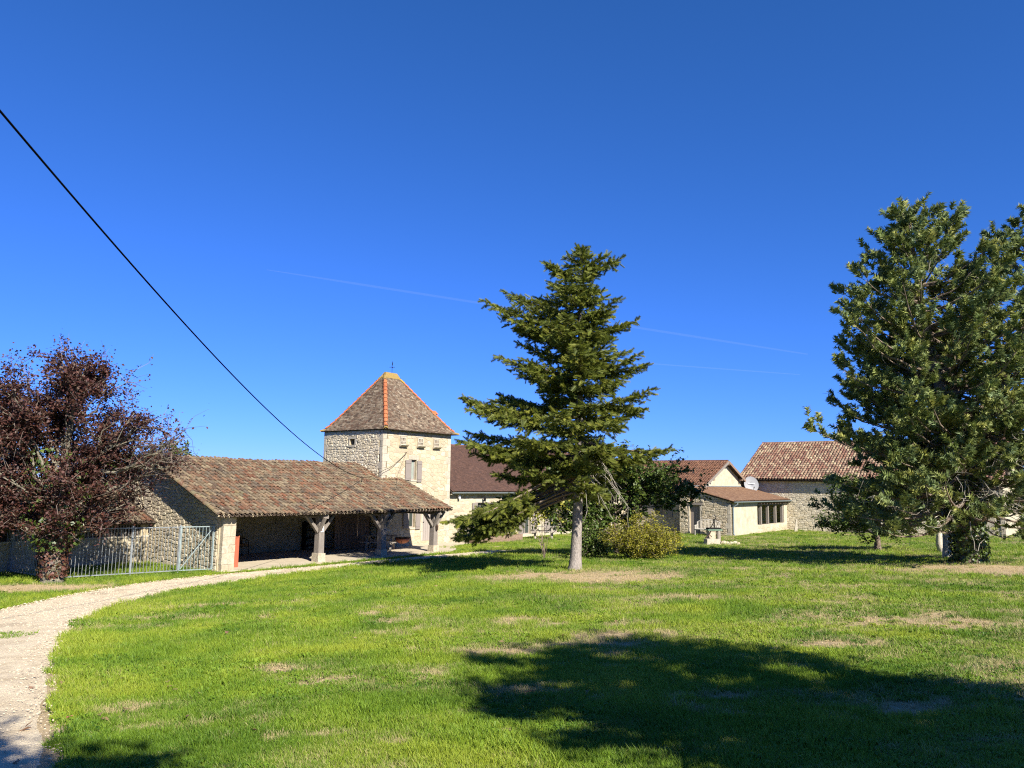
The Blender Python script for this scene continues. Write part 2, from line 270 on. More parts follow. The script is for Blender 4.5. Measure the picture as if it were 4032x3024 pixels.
def blade_material():
    m = bpy.data.materials.new('grass_blade'); m.use_nodes = True; t = m.node_tree; n = t.nodes; n.clear(); L = t.links.new
    out = n.new('ShaderNodeOutputMaterial'); p = n.new('ShaderNodeBsdfPrincipled'); p.inputs['Roughness'].default_value = 0.55; p.inputs['Specular IOR Level'].default_value = 0.3
    at = n.new('ShaderNodeAttribute'); at.attribute_name = 'dry'; at.attribute_type = 'INSTANCER'
    ar = n.new('ShaderNodeAttribute'); ar.attribute_name = 'hue'; ar.attribute_type = 'INSTANCER'
    ab = n.new('ShaderNodeAttribute'); ab.attribute_name = 'rnd'
    s1 = n.new('ShaderNodeMath'); s1.operation = 'MULTIPLY_ADD'; s1.inputs[1].default_value = 0.45; L(ab.outputs['Fac'], s1.inputs[0]); L(ar.outputs['Fac'], s1.inputs[2])
    g = n.new('ShaderNodeValToRGB'); e = g.color_ramp.elements
    e[0].position = 0.1; e[0].color = (0.055, 0.125, 0.010, 1); e[1].position = 1.1; e[1].color = (0.28, 0.335, 0.032, 1)
    k = e.new(0.55); k.color = (0.155, 0.25, 0.018, 1)
    L(s1.outputs[0], g.inputs[0])
    s2 = n.new('ShaderNodeMath'); s2.operation = 'MULTIPLY_ADD'; s2.inputs[1].default_value = 0.6; s2.inputs[2].default_value = -0.3; L(ab.outputs['Fac'], s2.inputs[0])
    s3 = n.new('ShaderNodeMath'); s3.operation = 'ADD'; L(s2.outputs[0], s3.inputs[0]); L(at.outputs['Fac'], s3.inputs[1])
    mr = n.new('ShaderNodeMapRange'); mr.inputs['From Min'].default_value = 0.32; mr.inputs['From Max'].default_value = 0.62; L(s3.outputs[0], mr.inputs['Value'])
    mx = n.new('ShaderNodeMixRGB'); L(mr.outputs[0], mx.inputs[0]); L(g.outputs[0], mx.inputs[1]); mx.inputs[2].default_value = (0.46, 0.37, 0.20, 1)
    L(mx.outputs[0], p.inputs['Base Color'])
    tr = n.new('ShaderNodeBsdfTranslucent'); L(mx.outputs[0], tr.inputs['Color']); ms = n.new('ShaderNodeMixShader'); ms.inputs[0].default_value = 0.35
    L(p.outputs[0], ms.inputs[1]); L(tr.outputs[0], ms.inputs[2]); L(ms.outputs[0], out.inputs['Surface']); MATS['grass_blade'] = m
ground_material(); blade_material()
mat('gravel_path', [(0.42, 0.34, 0.22), (0.53, 0.445, 0.305), (0.57, 0.49, 0.345)], 0.95, False, 0.3, 2.2, 1.0, 45, fine=38, spots=[((0.24, 0.185, 0.12), 0.9, 0.56, 0.45), ((0.16, 0.14, 0.12), 30, 0.68, 0.8)])

# ------------------------------------------------------------------ mesh helpers
class MB:
    def __init__(s): s.v = []; s.f = []; s.r = []
    def add(s, vs, fs, r=0.0):
        o = len(s.v); s.v.extend([tuple(map(float, q)) for q in vs]); s.f.extend([tuple(i + o for i in q) for q in fs]); s.r.extend([r] * len(vs)); return s
    def box(s, x0, x1, y0, y1, z0, z1, r=0.0):
        return s.add([(x0, y0, z0), (x1, y0, z0), (x1, y1, z0), (x0, y1, z0), (x0, y0, z1), (x1, y0, z1), (x1, y1, z1), (x0, y1, z1)], [(0, 3, 2, 1), (4, 5, 6, 7), (0, 1, 5, 4), (1, 2, 6, 5), (2, 3, 7, 6), (3, 0, 4, 7)], r)
    def hexa(s, p, r=0.0):
        return s.add(p, [(0, 3, 2, 1), (4, 5, 6, 7), (0, 1, 5, 4), (1, 2, 6, 5), (2, 3, 7, 6), (3, 0, 4, 7)], r)
    def beam(s, p, q, wd, ht, up=(0, 0, 1), r=0.0):
        p = Vector(p); q = Vector(q); d = (q - p).normalized(); up = Vector(up)
        x = d.cross(up)
        if x.length < 1e-4: x = d.cross(Vector((0, 1, 0)))
        x.normalize(); y = x.cross(d).normalized(); x = x * wd / 2; y = y * ht / 2
        return s.hexa([p - x - y, p + x - y, p + x + y, p - x + y, q - x - y, q + x - y, q + x + y, q - x + y], r)
    def tube(s, pts, rad, n=6, r=0.0, cap=True):
        pts = [Vector(p) for p in pts]; k = len(pts)
        if not hasattr(rad, '__len__'): rad = [rad] * k
        o = len(s.v); ref = None
        for i, p in enumerate(pts):
            d = (pts[min(i + 1, k - 1)] - pts[max(i - 1, 0)]).normalized()
            if ref is None:
                ref = d.cross(Vector((0.31, 0.17, 0.93)))
                if ref.length < 1e-3: ref = d.cross(Vector((1, 0, 0)))
            x = (ref - d * ref.dot(d)).normalized(); ref = x; y = d.cross(x)
            for j in range(n):
                a = 2 * math.pi * j / n; q = p + (x * math.cos(a) + y * math.sin(a)) * rad[i]
                s.v.append((q.x, q.y, q.z)); s.r.append(r)
        for i in range(k - 1):
            for j in range(n):
                s.f.append((o + i * n + j, o + i * n + (j + 1) % n, o + (i + 1) * n + (j + 1) % n, o + (i + 1) * n + j))
        if cap:
            s.f.append(tuple(o + j for j in range(n))[::-1]); s.f.append(tuple(o + (k - 1) * n + j for j in range(n)))
        return s
    def prism(s, poly, d, r=0.0):
        n = len(poly); d = Vector(d); a = [Vector(p) for p in poly]
        return s.add(a + [p + d for p in a], [tuple(range(n))[::-1], tuple(range(n, 2 * n))] + [(i, (i + 1) % n, n + (i + 1) % n, n + i) for i in range(n)], r)
    def mesh(s, name):
        me = bpy.data.meshes.new(name); me.from_pydata(s.v, [], s.f)
        if any(s.r):
            at = me.attributes.new('rnd', 'FLOAT', 'POINT'); at.data.foreach_set('value', np.array(s.r, np.float32))
        me.update(); return me
    def build(s, name, material, parent=None, smooth=False, loc=None, kind=None):
        me = s.mesh(name); me.materials.append(MATS[material])
        if smooth: me.polygons.foreach_set('use_smooth', [True] * len(me.polygons))
        return link(name, me, parent, loc, kind)
def link(name, me, parent=None, loc=None, kind=None):
    o = bpy.data.objects.new(name, me); COL.objects.link(o)
    if parent is not None: o.parent = parent
    if loc is not None: o.location = loc
    if kind: o['kind'] = kind
    return o
def thing(name, label, cat, loc=(0, 0, 0), rz=0.0, group=None):
    o = bpy.data.objects.new(name, None); COL.objects.link(o); o.empty_display_size = 0.2
    o.location = loc; o.rotation_euler = (0, 0, rz); o['label'] = label; o['category'] = cat
    if group: o['group'] = group
    return o
def tag(o, label, cat, group=None):
    o['label'] = label; o['category'] = cat
    if group: o['group'] = group
    return o
def np_mesh(name, V, F, material, rnd=None, smooth=False, extra=None):
    me = bpy.data.meshes.new(name); nv = len(V); nf, k = F.shape
    me.vertices.add(nv); me.vertices.foreach_set('co', np.ascontiguousarray(V, np.float32).ravel())
    me.loops.add(nf * k); me.loops.foreach_set('vertex_index', np.ascontiguousarray(F, np.int32).ravel())
    me.polygons.add(nf); me.polygons.foreach_set('loop_start', np.arange(0, nf * k, k, dtype=np.int32)); me.polygons.foreach_set('loop_total', np.full(nf, k, np.int32))
    if smooth: me.polygons.foreach_set('use_smooth', np.ones(nf, bool))
    if rnd is not None:
        a = me.attributes.new('rnd', 'FLOAT', 'POINT'); a.data.foreach_set('value', np.ascontiguousarray(rnd, np.float32))
    for q, val in (extra or {}).items():
        a = me.attributes.new(q, 'FLOAT', 'POINT'); a.data.foreach_set('value', np.ascontiguousarray(val, np.float32))
    me.materials.append(MATS[material]); me.update(calc_edges=True); me.validate(); return me
def scatter(tv, tf, R, T, rnd):
    """template verts (k,3), faces (m,q), rotations*scale (n,3,3), places (n,3)"""
    tv = np.asarray(tv, float); tf = np.asarray(tf, int); n = len(T); k = len(tv)
    V = np.einsum('nij,kj->nki', R, tv) + T[:, None, :]
    F = tf[None] + (np.arange(n) * k)[:, None, None]
    return V.reshape(-1, 3), F.reshape(-1, tf.shape[1]), np.repeat(rnd, k)
def frames(D, up=None, twist=None):
    """rotation matrices whose x axis is D"""
    D = D / np.linalg.norm(D, axis=1, keepdims=True); n = len(D)
    up = np.tile([0, 0, 1.0], (n, 1)) if up is None else up
    Y = np.cross(up, D); l = np.linalg.norm(Y, axis=1, keepdims=True); Y = np.where(l > 1e-4, Y / np.maximum(l, 1e-4), [0, 1.0, 0]); Z = np.cross(D, Y)
    if twist is not None:
        c, s_ = np.cos(twist)[:, None], np.sin(twist)[:, None]; Y, Z = Y * c + Z * s_, Z * c - Y * s_
    return np.stack([D, Y, Z], axis=2)
def cyl(mb, c, r, z0, z1, n=16, r2=None, rn=0.0):
    return mb.tube([(c[0], c[1], z0), (c[0], c[1], z1)], [r, r2 if r2 is not None else r], n, rn)

# ------------------------------------------------------------------ pieces: up to n single objects, the rest joined
def emit_pieces(parent, mats_, tmpl, name, rest_name, material, n_single, world_of, weight=None):
    """mats_: list of 4x4 numpy; tmpl: list of (verts, faces) templates and an index per piece"""
    idx, M4 = mats_
    if len(M4) == 0: return
    M4 = np.array(M4); idx = np.array(idx); P = world_of(M4[:, :3, 3])
    d2 = ((P - CAMP) ** 2).sum(1); sc = np.linalg.norm(M4[:, :3, 0], axis=1) * np.linalg.norm(M4[:, :3, 1], axis=1) / d2
    if weight is not None: sc = sc * weight
    order = np.argsort(-sc); first = set(order[:n_single].tolist())
    meshes = []
    for j, (tv, tf) in enumerate(tmpl):
        me = bpy.data.meshes.new(name); me.from_pydata([tuple(q) for q in tv], [], [tuple(q) for q in tf]); me.materials.append(MATS[material]); me.update(); meshes.append(me)
    for i in first:
        o = bpy.data.objects.new(name, meshes[idx[i]]); COL.objects.link(o); o.parent = parent; o.matrix_local = Matrix(M4[i].tolist())
    rest = [i for i in range(len(M4)) if i not in first]
    if rest:
        mb = MB()
        for i in rest:
            tv, tf = tmpl[idx[i]]; V = np.asarray(tv) @ M4[i][:3, :3].T + M4[i][:3, 3]
            mb.add(V, tf, float(rng.random()) * 0.998 + 0.001)
        mb.build(rest_name, material, parent, kind='stuff')
def local_to_world(loc, rz):
    c, s_ = math.cos(rz), math.sin(rz); R = np.array([[c, -s_, 0], [s_, c, 0], [0, 0, 1]]); L0 = np.array(loc)
    return lambda P: P @ R.T + L0

# rubble stone: cells of a jittered, coursed Voronoi pattern, cut to the wall's outline and round its openings
def clip(poly, nx, ny, c):
    out = []; m = len(poly)
    for i in range(m):
        p = poly[i]; q = poly[(i + 1) % m]; dp = nx * p[0] + ny * p[1] - c; dq = nx * q[0] + ny * q[1] - c
        if dp <= 0: out.append(p)
        if (dp < 0 < dq) or (dq < 0 < dp):
            t = dp / (dp - dq); out.append((p[0] + (q[0] - p[0]) * t, p[1] + (q[1] - p[1]) * t))
    return out
def rubble_cells(outline, cw, ch, holes=(), seed=1):
    """outline convex ccw polygon in (s,z)"""
    R = random.Random(seed); xs = [p[0] for p in outline]; zs = [p[1] for p in outline]
    x0, x1, z0, z1 = min(xs), max(xs), min(zs), max(zs); k = cw / ch
    hp = []
    m = len(outline)
    for i in range(m):
        p = outline[i]; q = outline[(i + 1) % m]; nx, ny = q[1] - p[1], -(q[0] - p[0]); l = math.hypot(nx, ny); hp.append((nx / l, ny / l, (nx * p[0] + ny * p[1]) / l))
    pts = []; z = z0 - ch; row = 0
    while z < z1 + ch:
        hh = ch * R.uniform(0.75, 1.35); x = x0 - cw * R.random() - cw
        while x < x1 + cw:
            wv = cw * R.choice([0.55, 0.75, 1.0, 1.0, 1.3, 1.6]); pts.append(((x + wv / 2) / k, z + hh / 2 + R.uniform(-0.42, 0.42) * hh)); x += wv
        z += hh; row += 1
    grid = {}
    for i, p in enumerate(pts): grid.setdefault((int(p[0] // (2 * ch)), int(p[1] // (2 * ch))), []).append(i)
    cells = []
    for i, p in enumerate(pts):
        if not (x0 - 0.2 < p[0] * k < x1 + 0.2 and z0 - 0.2 < p[1] < z1 + 0.2): continue
        gx, gz = int(p[0] // (2 * ch)), int(p[1] // (2 * ch)); h = 2.2 * ch
        poly = [(p[0] - h, p[1] - h), (p[0] + h, p[1] - h), (p[0] + h, p[1] + h), (p[0] - h, p[1] + h)]
        for ax in (-1, 0, 1):
            for az in (-1, 0, 1):
                for j in grid.get((gx + ax, gz + az), ()):
                    if j == i: continue
                    q = pts[j]; nx, ny = q[0] - p[0], q[1] - p[1]
                    if nx * nx + ny * ny > 16 * ch * ch: continue
                    poly = clip(poly, nx, ny, (nx * (q[0] + p[0]) + ny * (q[1] + p[1])) / 2)
                    if len(poly) < 3: break
        poly = [(a * k, b) for a, b in poly]
        for nx, ny, c in hp:
            poly = clip(poly, nx, ny, c)
            if len(poly) < 3: break
        if len(poly) < 3: continue
        cx = sum(a for a, b in poly) / len(poly); cz = sum(b for a, b in poly) / len(poly); drop = False
        for (s0, s1, t0, t1) in holes:
            dd = [(s0 - cx, 1, 0, s0), (cx - s1, -1, 0, -s1), (t0 - cz, 0, 1, t0), (cz - t1, 0, -1, -t1)]
            b = max(dd)
            if b[0] <= 0: drop = True; break
            if any(s0 < a < s1 and t0 < c_ < t1 for a, c_ in poly) or (min(a for a, _ in poly) < s1 and max(a for a, _ in poly) > s0 and min(c_ for _, c_ in poly) < t1 and max(c_ for _, c_ in poly) > t0):
                poly = clip(poly, b[1], b[2], b[3])
                if len(poly) < 3: drop = True; break
        if drop: continue
        area = 0.5 * abs(sum(poly[q][0] * poly[(q + 1) % len(poly)][1] - poly[(q + 1) % len(poly)][0] * poly[q][1] for q in range(len(poly))))
        if area < 0.12 * cw * ch: continue
        cells.append((poly, area))
    return cells
class Frame:
    def __init__(s, o, e, nn): s.o = np.array(o, float); s.e = np.array(e, float); s.n = np.array(nn, float)
    def p(s, q, z, d=0.0): return tuple(s.o + s.e * q + np.array([0, 0, z]) - s.n * d)
def stone_geo(fr, poly, proud, gap, R):
    m = len(poly); cx = sum(a for a, b in poly) / m; cz = sum(b for a, b in poly) / m
    ext = max(max(a for a, b in poly) - min(a for a, b in poly), 1e-3); exz = max(max(b for a, b in poly) - min(b for a, b in poly), 1e-3)
    def ring(g, d, tilt=(0, 0)):
        out = []
        for a, b in poly:
            fa = max(1 - 2 * g / ext, 0.35); fb = max(1 - 2 * g / exz, 0.35)
            a2 = cx + (a - cx) * fa; b2 = cz + (b - cz) * fb; out.append(fr.p(a2, b2, d + tilt[0] * (a2 - cx) + tilt[1] * (b2 - cz)))
        return out
    pr = proud * R.uniform(0.55, 1.3); tl = (R.uniform(-0.25, 0.25) * proud / 0.05 * 0.2, R.uniform(-0.25, 0.25) * proud / 0.05 * 0.2)
    v = ring(gap * 0.6, 0.03) + ring(gap, -pr * 0.55, tl) + ring(gap + 0.018 + 0.3 * proud, -pr, tl)
    f = [(i, (i + 1) % m, m + (i + 1) % m, m + i) for i in range(m)] + [(m + i, m + (i + 1) % m, 2 * m + (i + 1) % m, 2 * m + i) for i in range(m)] + [tuple(range(2 * m, 3 * m))]
    return v, f
def rubble(parent, fr, outline, cw, ch, material, holes=(), proud=0.025, gap=0.012, seed=1, n_single=150, rest='rubble_stonework'):
    R = random.Random(seed + 99); cells = rubble_cells(outline, cw, ch, holes, seed)
    cells.sort(key=lambda q: -q[1]); mb = MB()
    for i, (poly, area) in enumerate(cells):
        v, f = stone_geo(fr, poly, proud, gap, R)
        if i < n_single: MB().add(v, f).build('stone', material, parent)
        else: mb.add(v, f, R.random() * 0.998 + 0.001)
    if mb.v: mb.build(rest, material, parent, kind='stuff')
def block(parent, fr, s0, s1, z0, z1, material, proud=0.015, name='stone', depth=0.03, bev=0.012):
    g = 0.004; a0, a1, b0, b1 = s0 + g, s1 - g, z0 + g, z1 - g; q = bev
    v = [fr.p(a0, b0, depth), fr.p(a1, b0, depth), fr.p(a1, b1, depth), fr.p(a0, b1, depth), fr.p(a0, b0, -proud * 0.5), fr.p(a1, b0, -proud * 0.5), fr.p(a1, b1, -proud * 0.5), fr.p(a0, b1, -proud * 0.5),
         fr.p(a0 + q, b0 + q, -proud), fr.p(a1 - q, b0 + q, -proud), fr.p(a1 - q, b1 - q, -proud), fr.p(a0 + q, b1 - q, -proud)]
    f = [(0, 1, 5, 4), (1, 2, 6, 5), (2, 3, 7, 6), (3, 0, 4, 7), (4, 5, 9, 8), (5, 6, 10, 9), (6, 7, 11, 10), (7, 4, 8, 11), (8, 9, 10, 11)]
    return MB().add(v, f).build(name, material, parent)
def surround(parent, fr, s0, s1, z0, z1, jw=0.16, lh=0.22, sill=0.12, material='stone_dressed', proud=0.02, rows=4, side=True):
    R = random.Random(int(s0 * 97 + z0 * 31)); h = (z1 - z0) / rows
    for k in range(rows):
        for sg in ((-1, 1) if side else ()):
            wv = jw * (1.35 if (k + (sg > 0)) % 2 else 0.85)
            if sg < 0: block(parent, fr, s0 - wv, s0, z0 + k * h, z0 + (k + 1) * h, material, proud)
            else: block(parent, fr, s1, s1 + wv, z0 + k * h, z0 + (k + 1) * h, material, proud)
    if lh: block(parent, fr, s0 - jw * 1.2, s1 + jw * 1.2, z1, z1 + lh, material, proud + 0.004)
    if sill: block(parent, fr, s0 - jw * 0.9, s1 + jw * 0.9, z0 - sill, z0, material, proud + 0.02)
def quoin(parent, fr, s_edge, sgn, z0, z1, material, h=0.34, w=(0.24, 0.42), proud=0.02, seed=3):
    R = random.Random(seed); z = z0; k = 0
    while z < z1 - 0.08:
        hh = min(h * R.uniform(0.8, 1.2), z1 - z); wv = w[k % 2] * R.uniform(0.9, 1.1)
        a, b = (s_edge, s_edge + wv) if sgn > 0 else (s_edge - wv, s_edge)
        block(parent, fr, a, b, z, z + hh, material, proud); z += hh; k += 1
def wall(parent, fr, s0, s1, z0, top, material, holes=(), depth=0.3, breaks=(), name='wall', back=True):
    """face with openings cut out and reveals; top(s) -> height"""
    mb = MB(); xs = sorted(set([s0, s1] + list(breaks) + [h[0] for h in holes] + [h[1] for h in holes])); xs = [x for x in xs if s0 <= x <= s1]
    for x, y in zip(xs[:-1], xs[1:]):
        mid = (x + y) / 2; hs_ = sorted([(h[2], h[3]) for h in holes if h[0] <= mid <= h[1]]); zc = z0; segs = []
        for a, b in hs_: segs.append((zc, a)); zc = b
        segs = [(a, b, a, b) for a, b in segs if b > a + 1e-4] + [(zc, top(x), zc, top(y))]
        for a, b, c, d in segs:
            mb.add([fr.p(x, a), fr.p(y, c), fr.p(y, d), fr.p(x, b)], [(0, 1, 2, 3)])
            if back: mb.add([fr.p(x, a, depth), fr.p(y, c, depth), fr.p(y, d, depth), fr.p(x, b, depth)], [(3, 2, 1, 0)])
        mb.add([fr.p(x, top(x)), fr.p(y, top(y)), fr.p(y, top(y), depth), fr.p(x, top(x), depth)], [(0, 1, 2, 3)])
    for h in holes:
        for (a, b, c, d) in ((h[0], h[2], h[0], h[3]), (h[1], h[3], h[1], h[2]), (h[0], h[3], h[1], h[3]), (h[1], h[2], h[0], h[2])):
            mb.add([fr.p(a, b), fr.p(c, d), fr.p(c, d, depth), fr.p(a, b, depth)], [(0, 1, 2, 3)])
    for sx in (s0, s1):
        mb.add([fr.p(sx, z0), fr.p(sx, top(sx)), fr.p(sx, top(sx), depth), fr.p(sx, z0, depth)], [(0, 1, 2, 3)])
    return mb.build(name, material, parent)
def fbox(mb, fr, s0, s1, z0, z1, d0, d1, r=0.0):
    return mb.hexa([fr.p(s0, z0, d1), fr.p(s1, z0, d1), fr.p(s1, z0, d0), fr.p(s0, z0, d0), fr.p(s0, z1, d1), fr.p(s1, z1, d1), fr.p(s1, z1, d0), fr.p(s0, z1, d0)], r)
def shutter(parent, fr, s0, s1, z0, z1, d=-0.045, material='paint_taupe', hinge=None, ang=0.0):
    mb = MB(); fbox(mb, fr, s0, s1, z0, z1, d - 0.03, d)
    o = mb.build('shutter', material, parent)
    b = MB()
    for zz in (z0 + 0.14 * (z1 - z0), z1 - 0.14 * (z1 - z0)): fbox(b, fr, s0 + 0.02, s1 - 0.02, zz - 0.035, zz + 0.035, d - 0.045, d - 0.03)
    b.build('batten', material, o); return o
def window(parent, fr, s0, s1, z0, z1, d=0.14, material='paint_taupe_light', mull=True, glass='glass_dark', fw=0.055):
    mb = MB()
    fbox(mb, fr, s0, s0 + fw, z0, z1, d, d + 0.05); fbox(mb, fr, s1 - fw, s1, z0, z1, d, d + 0.05)
    fbox(mb, fr, s0 + fw, s1 - fw, z0, z0 + fw, d, d + 0.05); fbox(mb, fr, s0 + fw, s1 - fw, z1 - fw, z1, d, d + 0.05)
    if mull: c = (s0 + s1) / 2; fbox(mb, fr, c - fw * 0.5, c + fw * 0.5, z0 + fw, z1 - fw, d - 0.004, d + 0.046)
    o = mb.build('window', material, parent)
    xs = [s0 + fw, (s0 + s1) / 2, s1 - fw] if mull else [s0 + fw, s1 - fw]
    for a, b in zip(xs[:-1], xs[1:]):
        g = MB(); fbox(g, fr, a, b, z0 + fw, z1 - fw, d + 0.02, d + 0.03); g.build('pane', glass, o)
    return o
def board_door(parent, fr, s0, s1, z0, z1, d=0.1, material='paint_taupe', n=6, handle=True):
    mb = MB(); fbox(mb, fr, s0, s1, z0, z1, d + 0.02, d + 0.05); o = mb.build('door', material, parent); wv = (s1 - s0) / n
    for k in range(n):
        b = MB(); fbox(b, fr, s0 + k * wv + 0.006, s0 + (k + 1) * wv - 0.006, z0 + 0.004, z1 - 0.004, d, d + 0.02); b.build('plank', material, o)
    if handle:
        b = MB(); fbox(b, fr, s0 + 0.06, s0 + 0.16, z0 + 1.0, z0 + 1.03, d - 0.05, d - 0.03); b.build('handle', 'iron_black', o)
    return o

# tiles ------------------------------------------------------------
def canal_template(seg=5, l=0.46, r0=0.086, r1=0.066, th=0.014):
    v = []; f = []
    for (x, r) in ((0, r0), (l, r1)):
        for j in range(seg + 1):
            a = math.pi * j / seg; v.append((x, -r * math.cos(a), r * 0.78 * math.sin(a)))
    for j in range(seg + 1):
        a = math.pi * j / seg; v.append((0.0, -(r0 - th) * math.cos(a), (r0 - th) * 0.78 * math.sin(a)))
    k = seg + 1
    for j in range(seg): f.append((j, j + 1, k + j + 1, k + j)); f.append((j + 1, j, 2 * k + j, 2 * k + j + 1))
    return v, f
def flat_template(wd=0.165, l=0.21, th=0.014):
    return [(0, -wd / 2, 0), (l, -wd / 2, 0), (l, wd / 2, 0), (0, wd / 2, 0), (0, -wd / 2, th), (l, -wd / 2, th), (l, wd / 2, th), (0, wd / 2, th)], [(4, 5, 6, 7), (0, 4, 7, 3), (0, 1, 5, 4), (3, 7, 6, 2)]
CANAL = [canal_template()]; CANALS = [canal_template(4, 0.44)]; FLAT = [flat_template()]
def m4(X, Y, Z, P):
    M_ = np.eye(4); M_[:3, 0] = X; M_[:3, 1] = Y; M_[:3, 2] = Z; M_[:3, 3] = P; return M_
def tile_roof(parent, P0, E, S, length, slope, col, row, tmpl, material, keep=None, n_single=300, world_of=None, lift=0.02, jit=0.012, tilt=0.05, seed=4, scale=1.0, rest='roof_tiling', channels=None, name='tile', offset=False, sag=None):
    """P0 eave corner, E along the eave, S up the slope (unit, local)"""
    R = random.Random(seed); E = np.array(E, float); S = np.array(S, float); Nn = np.cross(E, S)
    if Nn[2] < 0: Nn = -Nn
    P0 = np.array(P0, float); idx = []; Ms = []; nc = int(length / col); nr = int(slope / row)
    for i in range(nc + 1):
        for j in range(nr):
            s_ = (i + (0.5 * (j % 2) if offset else 0)) * col + R.uniform(-jit, jit); t_ = j * row + R.uniform(-jit, jit) * 1.6
            if keep and not keep(s_, t_): continue
            yaw = R.uniform(-0.045, 0.045); tl = tilt + R.uniform(-0.03, 0.03)
            X = S * math.cos(yaw) + E * math.sin(yaw); X = X * math.cos(tl) - Nn * math.sin(tl) * 1.0
            Y = np.cross(Nn, X); Y /= np.linalg.norm(Y); Z = np.cross(X, Y)
            if Z @ Nn < 0: Z = -Z
            p = P0 + E * s_ + S * t_ + Nn * (lift + tilt * 0.4 + R.uniform(0, 0.008))
            if sag: p = p + np.array([0, 0, sag(s_, t_)])
            k = scale * R.uniform(0.95, 1.06); idx.append(R.randrange(len(tmpl))); Ms.append(m4(X * k, Y * k, Z * k, p))
    emit_pieces(parent, (idx, Ms), tmpl, name, rest, material, n_single, world_of)
    if channels:
        mb = MB()
        for i in range(nc + 1):
            s_ = (i + 0.5) * col; r = col * 0.46
            for t0, t1 in [(0, slope)]:
                pts0 = []; pts1 = []
                for j in range(5):
                    a = math.pi * j / 4; off = E * (s_ - r * math.cos(a)) + Nn * (0.035 - 0.075 * math.sin(a))
                    pts0.append(P0 + off + S * (-0.04)); pts1.append(P0 + off + S * t1)
                if keep and not keep(s_, 0.05): continue
                if keep and not keep(s_, slope - 0.1):
                    lim = slope
                    while lim > 0.2 and not keep(s_, lim): lim -= 0.1
                    pts1 = [q - S * (slope - lim) for q in pts1]
                mb.add(pts0 + pts1, [(j, j + 1, 5 + j + 1, 5 + j) for j in range(4)])
        mb.build('channel_tiling', channels, parent, kind='stuff')

# ------------------------------------------------------------------ ground, path, slab
def build_ground():
    an = np.concatenate([np.radians(np.arange(-42, 42, 0.3)), np.radians(np.arange(42, 318, 3.0))])
    ra = np.concatenate([[0.0], np.geomspace(0.8, 4.0, 14), np.geomspace(4.12, 75, 300), np.geomspace(80, 6000, 40)])
    A, Rr = np.meshgrid(an, ra); X = np.sin(A) * Rr; Y = np.cos(A) * Rr
    Z = zter(X, Y)
    V = np.stack([X, Y, Z], 2).reshape(-1, 3); na = len(an); nr = len(ra)
    i = np.arange(nr - 1)[:, None] * na; j = np.arange(na)[None]; j2 = (j + 1) % na
    F = np.stack([i + j, i + j2, i + na + j2, i + na + j], 2).reshape(-1, 4)
    dr = dryness(V[:, 0], V[:, 1]); pd = path_sd(V[:, 0], V[:, 1]); dr = np.maximum(dr, np.clip(1 - pd / 0.25, 0, 1) * 0.8)
    me = np_mesh('lawn', V, F, 'lawn_soil', smooth=True, extra={'dry': dr}); o = link('lawn', me, kind='structure'); return o
build_ground()

def build_path():
    n = len(PI_); k = 14; V = []; 
    for i in range(n):
        for j in range(k + 1):
            f = j / k; p = PI_[i] * (1 - f) + PO_[i] * f
            d = (PO_[i] - PI_[i]); d = d / np.linalg.norm(d)
            if j in (0, k): p = p + d * (0.14 * (float(fbm(p[0] * 2.2, p[1] * 2.2, 3, 3)) - 0.5)) * (1 if j == 0 else -1)
            V.append((p[0], p[1], zt(p[0], p[1]) + (0.035 if 1 < j < k - 1 else 0.022 if 0 < j < k else -0.01)))
    F = [(i * (k + 1) + j, i * (k + 1) + j + 1, (i + 1) * (k + 1) + j + 1, (i + 1) * (k + 1) + j) for i in range(n - 1) for j in range(k)]
    mb = MB(); mb.add(V, F); mb.build('gravel_path', 'gravel_path', smooth=True, kind='structure')
    # loose stones
    rs = np.random.default_rng(5); m = 20000; u = rs.random(m) ** 1.6 * (n - 2); v = rs.random(m); i = u.astype(int); f = (u - i)[:, None]
    P = (PI_[i] * (1 - f) + PI_[i + 1] * f) * (1 - v[:, None]) + (PO_[i] * (1 - f) + PO_[i + 1] * f) * v[:, None]
    d = np.hypot(P[:, 0], P[:, 1]); s = (0.006 + 0.011 * rs.random(m) ** 2) * np.clip(d / 9, 1, 2.2)
    tv = np.array([(1, 0, 0), (0.3, 0.9, 0.1), (-0.8, 0.6, 0), (-0.9, -0.5, 0.05), (0.2, -1, 0), (0.1, 0.05, 0.75)]); tf = [(0, 1, 5), (1, 2, 5), (2, 3, 5), (3, 4, 5), (4, 0, 5)]
    a = rs.random(m) * 6.28; R = np.zeros((m, 3, 3)); R[:, 0, 0] = np.cos(a) * s; R[:, 0, 1] = -np.sin(a) * s * 0.7; R[:, 1, 0] = np.sin(a) * s; R[:, 1, 1] = np.cos(a) * s * 0.7; R[:, 2, 2] = s * 0.8
    T = np.column_stack([P, zter(P[:, 0], P[:, 1]) + 0.03]); V, F, rn = scatter(tv, tf, R, T, rs.random(m))
    link('gravel', np_mesh('gravel', V, F, 'gravel_stone', rn), kind='stuff')
build_path()

def slab(name, poly_ab, z0, z1, material):
    mb = MB(); mb.prism([(*W(a, b), z0) for a, b in poly_ab], (0, 0, z1 - z0)); return mb.build(name, material, kind='structure')
slab('pavement', [(-0.45, -0.42), (3, -0.5), (8, -0.46), (12.2, -0.5), (13.4, 0.2), (14.9, 1.7), (16.3, 2.1), (17.2, 2.3), (17.2, 3.2), (10.9, 3.2), (10.9, 5.2), (-0.4, 5.2)], -0.4, 0.0, 'concrete_pale')
